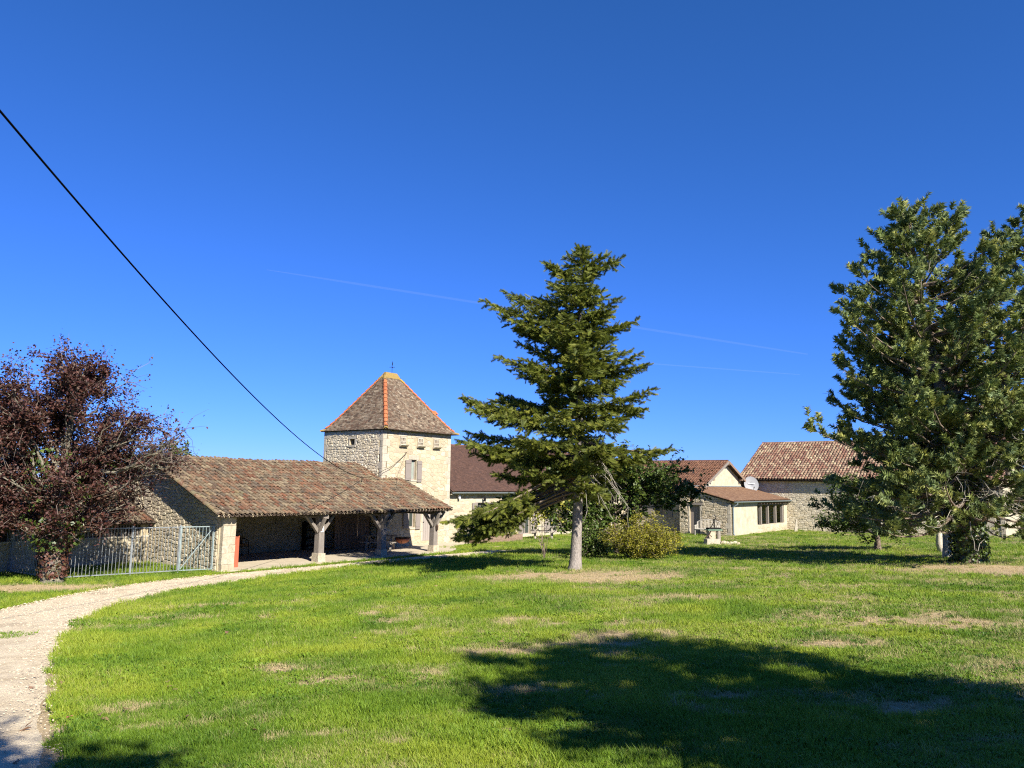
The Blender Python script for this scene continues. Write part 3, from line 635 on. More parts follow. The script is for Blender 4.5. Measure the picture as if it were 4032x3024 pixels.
# ------------------------------------------------------------------ buildings
def building(name, label, cat, a0, b0, z=0.0):
    p = W(a0, b0); t = thing(name, label, cat, (p[0], p[1], z), PHI); return t, local_to_world((p[0], p[1], z), PHI)
def gutter(parent, p, q, r=0.07, brackets=True):
    mb = MB(); p = Vector(p); q = Vector(q); d = (q - p).normalized(); x = d.cross(Vector((0, 0, 1))).normalized(); n = 8; vs = []
    for e in (p, q):
        for rr in (r, r - 0.012):
            for j in range(n + 1):
                a = math.pi + math.pi * j / n; vs.append(e + x * math.cos(a) * rr + Vector((0, 0, math.sin(a) * rr)))
    k = n + 1; f = []
    for j in range(n): f.append((j, j + 1, 2 * k + j + 1, 2 * k + j)); f.append((k + j + 1, k + j, 3 * k + j, 3 * k + j + 1))
    f += [(0, 2 * k, 3 * k, k), (n, k + n, 3 * k + n, 2 * k + n)]
    for b in (0, 2 * k): f += [tuple(range(b, b + k))]
    mb.add(vs, f); return mb.build('gutter', 'zinc', parent)

# ---- open shed
shed, shedW = building('open_shed', 'long open-fronted stone shed with mossy clay tile roof on timber posts', 'shed', 0, 0)
EO, HE, WR, HR = 0.559, 2.12, 5.13, 4.35; SLP = (HR - HE) / (WR + EO)
def zroof(b): return HE + (b + EO) * SLP
def build_shed():
    G = Frame((-0.38, 9.6, 0), (0, -1, 0), (-1, 0, 0))          # gable wall, s from the back to the front
    def gtop(s_):
        b = 9.6 - s_; return (zroof(b) if b < WR else HR - (b - WR) * SLP) - 0.14
    s1 = 9.6 + 0.02
    wl = wall(shed, G, 0, s1, -0.5, gtop, 'mortar_cream', breaks=[9.6 - WR], depth=0.4, name='gable_wall')
    outl = [(0, -0.4), (9.58, -0.4), (9.58, gtop(9.58) - 0.03), (9.6 - WR, gtop(9.6 - WR) - 0.03), (0, gtop(0) - 0.03)]
    rubble(wl, G, outl, 0.23, 0.155, 'stone_cream', proud=0.035, gap=0.009, seed=21, n_single=170)
    # front pier of squared blocks
    z = -0.2; k = 0; R = random.Random(5); pier = MB(); pier.box(-0.30, 0.19, -0.2, 0.26, -0.4, 1.98); pr = pier.build('pier', 'mortar_cream', shed)
    while z < 1.95:
        hh = R.choice([0.3, 0.36, 0.42]); hh = min(hh, 1.99 - z); x0, x1 = -0.32 - R.uniform(0, 0.015), 0.21 + R.uniform(0, 0.015); y0, y1 = -0.22 - R.uniform(0, 0.015), 0.28
        cuts = [x0, x1] if k % 2 else [x0, x0 + 0.29 + R.uniform(-0.04, 0.04), x1]
        for a, b in zip(cuts[:-1], cuts[1:]):
            m = MB(); q = 0.012; m.hexa([(a + 0.004, y0 + q, z + 0.005), (b - 0.004, y0 + q, z + 0.005), (b - 0.004, y1, z + 0.005), (a + 0.004, y1, z + 0.005), (a + 0.004, y0, z + hh - 0.005), (b - 0.004, y0 + 0.005, z + hh - 0.005), (b - 0.004, y1, z + hh - 0.005), (a + 0.004, y1, z + hh - 0.005)]); m.build('stone', 'stone_pier', pr)
        z += hh; k += 1
    # back wall of squared blocks
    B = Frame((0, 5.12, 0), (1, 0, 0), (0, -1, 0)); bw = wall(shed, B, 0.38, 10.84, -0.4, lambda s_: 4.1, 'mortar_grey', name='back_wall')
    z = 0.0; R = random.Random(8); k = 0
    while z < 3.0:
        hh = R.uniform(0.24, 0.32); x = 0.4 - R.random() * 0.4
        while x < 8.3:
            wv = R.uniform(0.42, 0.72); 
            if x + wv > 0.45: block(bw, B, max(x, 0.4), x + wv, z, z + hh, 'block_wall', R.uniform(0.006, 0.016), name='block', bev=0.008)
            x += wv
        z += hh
    # roof deck and timber
    d = MB(); t = 0.05
    d.hexa([(-0.7, -EO + 0.06, zroof(-EO) - 0.13), (12.1, -EO + 0.06, zroof(-EO) - 0.13), (12.1, 3.18, zroof(3.18) - 0.13), (-0.7, 3.18, zroof(3.18) - 0.13), (-0.7, -EO + 0.06, zroof(-EO) - 0.09), (12.1, -EO + 0.06, zroof(-EO) - 0.09), (12.1, 3.18, zroof(3.18) - 0.09), (-0.7, 3.18, zroof(3.18) - 0.09)])
    d.hexa([(-0.7, 3.18, zroof(3.18) - 0.13), (10.82, 3.18, zroof(3.18) - 0.13), (10.82, WR, HR - 0.13), (-0.7, WR, HR - 0.13), (-0.7, 3.18, zroof(3.18) - 0.09), (10.82, 3.18, zroof(3.18) - 0.09), (10.82, WR, HR - 0.09), (-0.7, WR, HR - 0.09)])
    d.build('roof_deck', 'wood_dark', shed)
    r2 = MB(); r2.hexa([(-0.7, WR, HR - 0.13), (10.82, WR, HR - 0.13), (10.82, 9.9, HR - (9.9 - WR) * SLP - 0.13), (-0.7, 9.9, HR - (9.9 - WR) * SLP - 0.13), (-0.7, WR, HR - 0.03), (10.82, WR, HR - 0.03), (10.82, 9.9, HR - (9.9 - WR) * SLP - 0.03), (-0.7, 9.9, HR - (9.9 - WR) * SLP - 0.03)]); r2.build('rear_roof', 'tile_channel_shade', shed)
    for x in np.arange(-0.45, 12.05, 0.62):
        m = MB(); y1 = WR - 0.05 if x < 10.7 else 3.1
        m.beam((x, -EO + 0.1, zroof(-EO + 0.1) - 0.18), (x, y1, zroof(y1) - 0.18), 0.07, 0.1, (1, 0, 0)); m.build('rafter', 'wood_dark', shed)
    m = MB(); m.beam((0.1, 0, 2.03), (11.95, 0, 2.0), 0.2, 0.2); m.build('wall_plate', 'wood_dark', shed)
    m = MB(); m.beam((0.1, 2.6, zroof(2.6) - 0.33), (10.8, 2.6, zroof(2.6) - 0.33), 0.16, 0.18); m.build('purlin', 'wood_dark', shed)
    for i, a in enumerate((4.376, 7.95, 11.442)):
        b = MB()
        h0 = 0.0; wv = 0.21
        if i == 0:
            b.hexa([(a - wv, -0.22, -0.3), (a + 0.01, -0.22, -0.3), (a + 0.01, 0.22, -0.3), (a - wv, 0.22, -0.3), (a - wv + 0.02, -0.21, 0.36), (a - 0.005, -0.21, 0.36), (a - 0.005, 0.21, 0.36), (a - wv + 0.02, 0.21, 0.36)])
            b.hexa([(a + 0.012, -0.21, -0.3), (a + wv, -0.21, -0.3), (a + wv, 0.21, -0.3), (a + 0.012, 0.21, -0.3), (a + 0.008, -0.2, 0.345), (a + wv - 0.02, -0.2, 0.345), (a + wv - 0.02, 0.2, 0.345), (a + 0.008, 0.2, 0.345)])
        else:
            b.hexa([(a - wv, -0.21, -0.3), (a + wv, -0.21, -0.3), (a + wv, 0.21, -0.3), (a - wv, 0.21, -0.3), (a - wv + 0.025, -0.19, 0.3), (a + wv - 0.02, -0.19, 0.31), (a + wv - 0.02, 0.19, 0.3), (a - wv + 0.025, 0.19, 0.3)])
        b.build('post_base', 'stone_pier', shed)
        p = MB(); p.hexa([(a - 0.15, -0.15, 0.29), (a + 0.15, -0.15, 0.29), (a + 0.15, 0.15, 0.29), (a - 0.15, 0.15, 0.29), (a - 0.13, -0.13, 1.94), (a + 0.13, -0.13, 1.94), (a + 0.13, 0.13, 1.94), (a - 0.13, 0.13, 1.94)]); p.build('post', 'wood_grey', shed)
        for sg in (-1, 1):
            q = MB(); q.beam((a + sg * 0.09, 0, 1.22), (a + sg * 0.72, 0, 1.95), 0.13, 0.15, (0, 1, 0)); q.build('brace', 'wood_grey', shed)
        q = MB(); q.beam((a, 0.09, 1.2), (a, 0.72, 1.93), 0.13, 0.14, (1, 0, 0)); q.build('brace', 'wood_dark', shed)
        q = MB(); q.beam((a - 0.10, -0.1, 1.25), (a - 0.10, -0.45, 1.85), 0.1, 0.12, (1, 0, 0)); q.build('brace', 'wood_grey', shed)
        q = MB(); ye = 5.1 if a < 10.8 else 3.2; q.beam((a, -0.45, 2.02 - 0.12), (a, ye, 2.02 - 0.12), 0.18, 0.2); q.build('tie_beam', 'wood_grey', shed)
    # tiles
    ln = 12.9; sl = math.hypot(WR + EO, HR - HE); S = (0, (WR + EO) / sl, (HR - HE) / sl)
    def keep(s_, t_):
        a = -0.76 + s_; b = -EO + t_ * S[1]; return a < 12.15 and (a < 10.78 or b < 3.05)
    def sag(s_, t_): return -0.035 * math.sin(math.pi * min(max(s_ / 12.9, 0), 1)) + 0.018 * math.sin(s_ * 1.3 + t_ * 0.7)
    tile_roof(shed, (-0.74, -EO, zroof(-EO) - 0.085), (1, 0, 0), S, ln, sl + 0.1, 0.205, 0.345, CANAL, 'tile_canal', keep, 300, shedW, lift=0.035, jit=0.019, tilt=0.05, channels='tile_channel_shade', sag=sag)
    mb = MB(); R = random.Random(2); x = -0.75; k = 0
    while x < 10.7:        # ridge tiles bedded along the top
        m = MB(); tv, tf = canal_template(6, 0.44, 0.13, 0.115); m.add([(q[0], q[1], q[2]) for q in tv], tf)
        o = m.build('ridge_tile', 'tile_canal', shed); o.location = (x, WR, HR - 0.09 + R.uniform(-0.012, 0.012) + sag(x + 0.76, sl)); x += 0.40
    for (x, y0, y1) in ((-0.72, -EO, WR), (12.1, -EO, 3.1)):       # verge rows
        y = y0; 
        while y < y1 - 0.1:
            m = MB(); tv, tf = canal_template(6, 0.46, 0.12, 0.1); m.add(tv, tf); o = m.build('verge_tile', 'tile_canal', shed)
            o.location = (x, y, zroof(y) - 0.02 + sag(x + 0.76, (y + EO) * 1.07)); o.rotation_euler = (0, -math.atan(SLP) + 0.04, math.pi / 2); y += 0.33
    m = MB()
    for i in range(62):      # mortar stops under the eave tiles
        x = -0.74 + 0.205 * i
        if x < 12.1 and R.random() < 0.7: m.box(x - 0.035, x + 0.03 * R.random(), -EO + 0.005, -EO + 0.06, zroof(-EO) - 0.1 - R.random() * 0.05, zroof(-EO) - 0.03, 0)
    m.build('eave_mortar', 'mortar_cream', shed, kind='stuff')
    # board partition in front of the tower side
    pt = MB(); pt.box(8.32, 10.55, 3.74, 3.76, 0.02, 1.78); pp = pt.build('board_partition', 'wood_dark', shed)
    x = 8.32
    while x < 10.5:
        wv = R.uniform(0.085, 0.12); m = MB(); m.box(x, x + wv - 0.02, 3.70 - R.random() * 0.012, 3.74, 0.03, 1.74 + R.uniform(-0.03, 0.05)); m.build('plank', 'wood_brown', pp); x += wv
build_shed()

# ---- tower
tower, towerW = building('pigeon_tower', 'square limestone pigeon tower with steep tiled pyramid roof and orange hips', 'tower', 10.85, 3.207)
TX, TY, TZ = 5.297, 4.77, 6.12
def build_tower():
    FR = Frame((0, 0, 0), (1, 0, 0), (0, -1, 0)); FL = Frame((0, TY, 0), (0, -1, 0), (-1, 0, 0))
    holes = [(2.08, 2.53, 3.50, 4.58), (2.03, 2.53, 0.95, 2.05), (3.15, 3.95, 0.2, 2.2)]
    wr = wall(tower, FR, 0, TX, -0.4, lambda s_: TZ, 'mortar_cream', holes, depth=0.28, name='front_wall')
    dov = [(1.21, 1.63), (2.55, 2.97), (3.83, 4.25)]
    ex = [(h[0] - 0.15, h[1] + 0.15, h[2] - 0.1, h[3] + 0.2) for h in holes] + [(a - 0.14, b + 0.14, 5.18, 6.06) for a, b in dov]
    rubble(wr, FR, [(0.33, -0.3), (TX - 0.3, -0.3), (TX - 0.3, TZ - 0.04), (0.33, TZ - 0.04)], 0.34, 0.2, 'stone_cream', ex, proud=0.012, gap=0.014, seed=31, n_single=90)
    quoin(wr, FR, 0.0, 1, -0.3, TZ - 0.03, 'stone_dressed', 0.36, (0.26, 0.46), 0.014, 3); quoin(wr, FR, TX, -1, -0.3, TZ - 0.03, 'stone_dressed', 0.36, (0.24, 0.42), 0.014, 4)
    for h, lh in zip(holes, (0.26, 0.22, 0.25)): surround(wr, FR, *h, jw=0.15, lh=lh, sill=0.1 if h[2] > 0.5 else 0, rows=4, proud=0.015)
    for h in holes[:2]:
        window(wr, FR, *h, mull=False, glass='curtain' if h[2] > 3 else 'glass_dark')
        shutter(wr, FR, h[0] - 0.44, h[0] - 0.01, h[2] - 0.02, h[3] - 0.02); shutter(wr, FR, h[1] + 0.02, h[1] + 0.36, h[2] - 0.1, h[3] - 0.04)
    board_door(wr, FR, 3.15, 3.95, 0.2, 2.2, 0.08, 'paint_taupe_light', 5)
    for a, b in dov:
        f2 = Frame((a - 0.0, -0.055, 0), (1, 0, 0), (0, -1, 0)); wv = b - a; cw = wv / 3.6; ce = wv / 4.5
        hl = [(0.04 + i * (wv - 0.08) / 3 + 0.016, 0.04 + (i + 1) * (wv - 0.08) / 3 - 0.016, 5.58, 5.73) for i in range(3)] + [(0.02 + i * (wv - 0.04) / 4 + 0.014, 0.02 + (i + 1) * (wv - 0.04) / 4 - 0.014, 5.39, 5.53) for i in range(4)]
        rowA = hl[:3]; rowB = hl[3:]
        pl = wall(wr, f2, 0, wv, 5.56, lambda s_: 5.80, 'stone_dressed', rowA, depth=0.05, name='pigeon_holes', back=False); wall(wr, f2, 0, wv, 5.34, lambda s_: 5.555, 'stone_dressed', rowB, depth=0.05, name='pigeon_holes', back=False)
        bk = MB(); bk.box(a + 0.01, b - 0.01, -0.005, -0.002, 5.35, 5.79); bk.build('niche_shade_back', 'wood_brown', wr)  # dark brown backing paints in the shade of the shallow holes, not wood
        block(wr, FR, a - 0.13, b + 0.13, 5.81, 6.04, 'stone_dressed', 0.015)
        l = MB(); l.hexa([(a - 0.07, -0.12, 5.27), (b + 0.07, -0.12, 5.27), (b + 0.07, 0.02, 5.24), (a - 0.07, 0.02, 5.24), (a - 0.07, -0.24, 5.335), (b + 0.07, -0.24, 5.335), (b + 0.07, 0.02, 5.335), (a - 0.07, 0.02, 5.335)]); l.build('landing_ledge', 'stone_dressed', wr)
    hl = (2.17, 2.55, 5.33, 5.64)
    w2 = wall(tower, FL, 0, TY, -0.4, lambda s_: TZ, 'mortar_cream', [hl], depth=0.34, name='side_wall')
    rubble(w2, FL, [(0.28, 0.0), (TY - 0.28, 0.0), (TY - 0.28, TZ - 0.04), (0.28, TZ - 0.04)], 0.205, 0.145, 'stone_raking_lift', [(hl[0] - 0.16, hl[1] + 0.16, hl[2] - 0.14, hl[3] + 0.15)], proud=0.032, gap=0.009, seed=33, n_single=130)
    quoin(w2, FL, 0.0, 1, 2.2, TZ - 0.03, 'stone_dressed', 0.38, (0.22, 0.4), 0.02, 5); quoin(w2, FL, TY, -1, 2.2, TZ - 0.03, 'stone_dressed', 0.38, (0.2, 0.44), 0.02, 6)
    surround(w2, FL, *hl, jw=0.13, lh=0.14, sill=0.13, rows=1, proud=0.02)
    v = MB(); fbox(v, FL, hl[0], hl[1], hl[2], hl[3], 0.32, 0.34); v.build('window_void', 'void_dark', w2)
    m = MB(); m.box(TX - 0.02, TX, 0.3, TY, -0.4, TZ); m.build('end_wall', 'mortar_cream', tower); m = MB(); m.box(0.3, TX - 0.02, TY - 0.02, TY, -0.4, TZ); m.build('rear_wall', 'mortar_cream', tower)
    # roof: four flared faces
    ov = 0.40; z0 = TZ - 0.02; zt_ = 9.48; cor = [(-0.12, -0.3), (TX + 0.36, -0.3), (TX + 0.36, TY + 0.2), (-0.12, TY + 0.2)]; rl, rr = (2.22, 2.4), (3.08, 2.4)
    top = [rl, rr, rr, rl]
    def g(t): return (t - 0.075 * (1 - math.exp(-t / 0.11))) / (1 - 0.075)
    def P(i, t): return np.array([cor[i][0] + (top[i][0] - cor[i][0]) * t, cor[i][1] + (top[i][1] - cor[i][1]) * t, z0 + (zt_ - z0) * g(t)])
    rm = MB(); ts = np.linspace(0, 1, 14)
    for i in range(4):
        j = (i + 1) % 4
        for a, b in zip(ts[:-1], ts[1:]): rm.add([P(i, a), P(j, a), P(j, b), P(i, b)], [(0, 1, 2, 3)])
    rm.add([P(i, 0) for i in range(4)], [(0, 1, 2, 3)])
    rf = rm.build('roof', 'tile_channel_shade', tower)
    R = random.Random(9); idx = []; Ms = []
    for i in range(4):
        j = (i + 1) % 4; t = 0.0
        while t < 0.97:
            A, B = P(i, t), P(j, t); A2 = P(i, t + 0.01); B2 = P(j, t + 0.01); mid = ((A2 + B2) - (A + B)) / 2; E = (B - A); l = np.linalg.norm(E); E = E / max(l, 1e-6)
            mid = mid - E * (mid @ E); S = mid / np.linalg.norm(mid); Nn = np.cross(E, S); Nn = Nn if Nn[2] > 0 else -Nn
            n = max(int(l / 0.172), 1); off = R.random()
            for q in range(n + 1):
                s_ = (q - 0.5 + off) * l / n
                if not (0.03 < s_ < l - 0.03): continue
                tl = 0.07 + R.uniform(-0.05, 0.07); yaw = R.uniform(-0.07, 0.07); X = S * math.cos(yaw) + E * math.sin(yaw); X = X * math.cos(tl) - Nn * math.sin(tl); Y = np.cross(Nn, X); Y /= np.linalg.norm(Y); Z = np.cross(X, Y); Z = Z if Z @ Nn > 0 else -Z
                k = R.uniform(0.9, 1.1); idx.append(0); Ms.append(m4(X * k, Y * k, Z * k, A + E * s_ + Nn * (0.022 + R.uniform(0, 0.012))))
            t += 0.105 / np.linalg.norm(mid) * 0.01
    wt = np.array([1.0 if (M_[1, 3] < 2.0 or M_[0, 3] < 1.5) else 0.01 for M_ in Ms])
    emit_pieces(rf, (idx, Ms), FLAT, 'tile', 'roof_tiling', 'tile_tower', 240, towerW, wt)
    for i in range(4):
        t = 0.0; tv, tf = canal_template(6, 0.40, 0.125, 0.105)
        while t < 0.93:
            a, b = P(i, t), P(i, t + 0.02); d = b - a; L_ = np.linalg.norm(d); X = d / L_; Y = np.cross([0, 0, 1], X); Y /= np.linalg.norm(Y); Z = np.cross(X, Y); tl = 0.06; X2 = X * math.cos(tl) - Z * math.sin(tl); Z2 = np.cross(X2, Y)
            m = MB(); m.add(tv, tf); o = m.build('hip_tile', 'tile_orange' if 0.03 < t < 0.86 else 'lichen', rf); o.matrix_local = Matrix(m4(X2, Y, Z2, a + Z * 0.012).tolist())
            t += 0.335 / L_ * 0.02
    cap = MB(); cap.hexa([(2.0, 2.17, 9.25), (3.3, 2.17, 9.25), (3.3, 2.63, 9.25), (2.0, 2.63, 9.25), (2.22, 2.32, 9.60), (3.08, 2.32, 9.60), (3.08, 2.48, 9.60), (2.22, 2.48, 9.60)]); cap.build('roof_cap', 'lichen', rf)
    m = MB(); m.box(4.72, 5.1, 0.95, 1.35, 6.6, 7.35); m.add([(4.66, 0.88, 7.33), (5.16, 0.88, 7.33), (5.16, 1.42, 7.33), (4.66, 1.42, 7.33), (4.66, 1.15, 7.55), (5.16, 1.15, 7.55)], [(0, 1, 5, 4), (2, 3, 4, 5), (1, 2, 5), (3, 0, 4), (0, 3, 2, 1)]); m.build('roof_hatch', 'tile_orange', tower)
    # weather vane
    v = MB(); v.tube([(2.75, 2.4, 9.55), (2.75, 2.4, 10.28)], 0.014, 6); v.beam((2.6, 2.3, 9.93), (2.9, 2.5, 9.93), 0.02, 0.02); v.beam((2.65, 2.52, 9.94), (2.85, 2.28, 9.94), 0.02, 0.02)
    vn = v.build('weather_vane', 'iron_black', tower)
    c = MB(); pr = [(-0.13, 0.0), (-0.05, 0.05), (0.0, 0.02), (0.05, 0.13), (0.1, 0.17), (0.12, 0.1), (0.08, 0.0), (0.0, -0.05), (-0.08, -0.03)]; c.prism([(2.75 + a * 0.8, 2.4 + a * 0.55, 10.07 + b) for a, b in pr], (0.006, -0.009, 0)); c.build('cockerel', 'iron_black', vn)
build_tower()

# ---- main house
house, houseW = building('farmhouse', 'long farmhouse with steep brown tile roof, zinc gutter and cream stone front', 'house', 16.15, 3.35)
def build_house():
    LX = 20.9; RY, RZ, EZ, OV = 3.75, 5.80, 2.86, 0.28; k = (RZ - EZ) / (RY + OV); F = Frame((0, 0, 0), (1, 0, 0), (0, -1, 0))
    holes = [(2.66, 3.62, 0.14, 2.2), (7.3, 8.2, 0.14, 2.15), (10.3, 11.5, 0.14, 2.15), (14.5, 15.4, 0.9, 2.1)]
    w_ = wall(house, F, 0, LX, -0.5, lambda s_: 2.78, 'render_cream', holes, depth=0.3, name='front_wall')
    rubble(w_, F, [(0.02, -0.4), (6.6, -0.4), (6.6, 2.74), (0.02, 2.74)], 0.33, 0.2, 'stone_cream', [(h[0] - 0.2, h[1] + 0.2, h[2] - 0.05, h[3] + 0.25) for h in holes], proud=0.012, gap=0.014, seed=41, n_single=110)
    for h in holes: surround(w_, F, *h, jw=0.16, lh=0.24, sill=0.1 if h[2] > 0.5 else 0, rows=5, proud=0.014)
    for i, h in enumerate(holes):
        window(w_, F, *h, d=0.18, mull=True); sw = (h[1] - h[0]) * 0.5
        shutter(w_, F, h[0] - sw - 0.04, h[0] - 0.04, h[2] + 0.02, h[3]); shutter(w_, F, h[1] + 0.04, h[1] + sw + 0.04, h[2] + 0.02, h[3])
    m = MB(); m.box(LX - 0.02, LX, 0.0, 7.5, -0.5, 2.8); m.build('end_wall', 'render_cream', house); m = MB(); m.box(0.0, LX, 7.48, 7.5, -0.5, 2.8); m.build('rear_wall', 'render_cream', house)
    d = MB(); sl = math.hypot(RY + OV, RZ - EZ); S = (0, (RY + OV) / sl, (RZ - EZ) / sl)
    d.hexa([(0.03, -OV, EZ - 0.1), (LX, -OV, EZ - 0.1), (LX, RY, RZ - 0.1), (0.03, RY, RZ - 0.1), (0.03, -OV, EZ), (LX, -OV, EZ), (LX, RY, RZ), (0.03, RY, RZ)])
    d.hexa([(0.03, RY, RZ - 0.1), (LX, RY, RZ - 0.1), (LX, 7.8, EZ - 0.1), (0.03, 7.8, EZ - 0.1), (0.03, RY, RZ), (LX, RY, RZ), (LX, 7.8, EZ), (0.03, 7.8, EZ)])
    rf = d.build('roof', 'tile_channel_shade', house)
    wt = None
    tile_roof(rf, (0.12, -OV - 0.02, EZ), (1, 0, 0), S, LX - 0.2, sl, 0.172, 0.115, FLAT, 'tile_brown', None, 170, houseW, lift=0.012, jit=0.006, tilt=0.06, offset=True, seed=12)
    x = 0.1
    while x < LX - 0.4:
        m = MB(); tv, tf = canal_template(6, 0.42, 0.13, 0.115); m.add(tv, tf); o = m.build('ridge_tile', 'tile_red', rf); o.location = (x, RY, RZ - 0.02); x += 0.38
    lm = MB(); R = random.Random(4)          # lichen crust on the tiles by the tower
    for q in range(420):
        sx = 0.12 + abs(R.gauss(0, 0.42)); sy = 0.03 + abs(R.gauss(0, 0.34))
        if sx > 1.5 or sy > 1.3: continue
        p = np.array([sx, -OV, EZ]) + np.array(S) * sy + np.array([0, -S[2], S[1]]) * 0.036; r = R.uniform(0.02, 0.06)
        vs = [p + np.array([math.cos(a) * r, math.sin(a) * r * S[1], math.sin(a) * r * S[2]]) for a in np.arange(0, 6.28, 1.05)] + [p + np.array([0, -S[2], S[1]]) * 0.01]; nn = len(vs) - 1
        lm.add(vs, [(i, (i + 1) % nn, nn) for i in range(nn)], R.random())
    lm.build('lichen_crust', 'lichen', rf, kind='stuff')
    gutter(house, (0.06, -OV - 0.09, EZ - 0.03), (LX - 0.3, -OV - 0.09, EZ - 0.05), 0.085)
    m = MB(); m.box(0.02, LX - 0.1, -OV + 0.02, -0.01, EZ - 0.16, EZ - 0.12); m.build('soffit', 'render_cream', house)
    # lantern over the first door, floodlight at the tower corner
    l = MB(); l.tube([(3.1, -0.02, 2.55), (3.1, -0.2, 2.62), (3.1, -0.22, 2.55)], 0.012, 5); l.tube([(3.1, -0.22, 2.56), (3.1, -0.22, 2.5)], [0.03, 0.1], 6); l.tube([(3.1, -0.22, 2.5), (3.1, -0.22, 2.28)], [0.085, 0.055], 6); l.build('wall_lantern', 'iron_black', house)
    l = MB(); l.tube([(0.85, -0.0, 2.62), (0.85, -0.1, 2.6)], 0.02, 6); l.hexa([(0.78, -0.2, 2.44), (0.92, -0.2, 2.44), (0.92, -0.1, 2.5), (0.78, -0.1, 2.5), (0.76, -0.16, 2.66), (0.94, -0.16, 2.66), (0.94, -0.08, 2.66), (0.76, -0.08, 2.66)]); l.build('floodlight', 'white_plastic', house)
build_house()

# ---- side wing
wing, wingW = building('gabled_wing', 'low gabled wing with rust brown tile roof and cream plastered gable', 'house', 36.6, -2.6)
def build_wing():
    RX, RZ, EZ, OV, LY = 5.9, 5.42, 2.80, 0.4, 14.2; k = (RZ - EZ) / (RX + OV); FX = 11.8
    F = Frame((0, LY, 0), (0, -1, 0), (-1, 0, 0)); hl = [(LY - 3.23, LY - 2.29, 1.15, 2.22), (LY - 7.4, LY - 6.4, 0.1, 2.1)]
    w_ = wall(wing, F, 0, LY, -0.5, lambda s_: EZ + OV * k - 0.05, 'mortar_cream', hl, depth=0.3, name='front_wall')
    rubble(w_, F, [(4.0, -0.4), (LY, -0.4), (LY, 2.85), (4.0, 2.85)], 0.25, 0.165, 'stone_cream', [(h[0] - 0.2, h[1] + 0.2, h[2] - 0.14, h[3] + 0.14) for h in hl], proud=0.032, gap=0.009, seed=51, n_single=110)
    for h in hl: surround(w_, F, *h, jw=0.15, lh=0, sill=0.12 if h[2] > 0.5 else 0, rows=3)
    h = hl[0]; m = MB(); fbox(m, F, h[0] - 0.25, h[1] + 0.2, h[3], h[3] + 0.13, -0.02, 0.1); m.build('lintel', 'wood_grey', w_)
    window(w_, F, *h); shutter(w_, F, h[0] - 0.62, h[0] - 0.06, h[2] - 0.08, h[3]); shutter(w_, F, h[1] + 0.04, h[1] + 0.56, h[2] - 0.12, h[3] - 0.02); window(w_, F, *hl[1])
    shutter(w_, F, h[0] - 1.3, h[0] - 0.68, h[2] - 0.3, h[3] - 0.1)
    G = Frame((0, 0, 0), (1, 0, 0), (0, -1, 0))
    def gt(s_): return (EZ + (s_ + OV) * k if s_ < RX else RZ - (s_ - RX) * k) - 0.12
    wall(wing, G, 0, FX, -0.5, gt, 'render_cream', breaks=[RX], depth=0.3, name='gable_wall')
    m = MB(); m.box(FX - 0.02, FX, 0.3, LY, -0.5, 2.8); m.build('rear_wall', 'render_cream', wing)
    d = MB(); y0 = -0.38
    for (xa, za, xb, zb) in ((-OV, EZ, RX, RZ), (RX, RZ, FX + OV, EZ)):
        d.hexa([(xa, y0, za - 0.1), (xb, y0, zb - 0.1), (xb, LY + 3, zb - 0.1), (xa, LY + 3, za - 0.1), (xa, y0, za), (xb, y0, zb), (xb, LY + 3, zb), (xa, LY + 3, za)])
    rf = d.build('roof', 'tile_channel_shade', wing); sl = math.hypot(RX + OV, RZ - EZ); S = ((RX + OV) / sl, 0, (RZ - EZ) / sl)
    tile_roof(rf, (-OV - 0.04, y0 + 0.08, EZ), (0, 1, 0), S, LY + 2.5, sl, 0.205, 0.33, CANALS, 'tile_red', None, 190, wingW, lift=0.0, jit=0.006, tilt=0.05, seed=14)
    S2 = (-S[0], 0, S[2]); tile_roof(rf, (FX + OV, y0 + 0.08, EZ), (0, 1, 0), S2, 3.0, sl, 0.205, 0.33, CANALS, 'tile_red', None, 0, wingW, lift=0.0, jit=0.006, seed=15, rest='rear_tiling')
    for (xa, za, xb, zb, mt) in ((-OV, EZ, RX, RZ, 'wood_grey'), (FX + OV, EZ, RX, RZ, 'wood_brown')):
        m = MB(); m.beam((xa, y0 - 0.015, za - 0.1), (xb, y0 - 0.015, zb - 0.1), 0.03, 0.2, (0, 0, 1)); m.build('barge_board', mt, wing)
    for x in (RX + 2.9, RX - 3.0, RX):
        z = RZ - abs(x - RX) * k - 0.26; m = MB(); m.box(x - 0.09, x + 0.09, y0, 0.02, z - 0.1, z + 0.08); m.build('purlin_end', 'wood_brown', wing)
    gutter(wing, (-OV - 0.1, 0.9, EZ - 0.02), (-OV - 0.1, LY, EZ), 0.075)
    m = MB(); y = 0.0
    while y < LY:
        m2 = MB(); tv, tf = canal_template(6, 0.42, 0.13, 0.115); m2.add(tv, tf); o = m2.build('ridge_tile', 'tile_red', rf); o.location = (RX, y - 0.3, RZ - 0.02); o.rotation_euler = (0, 0, math.pi / 2); y += 0.38
build_wing()
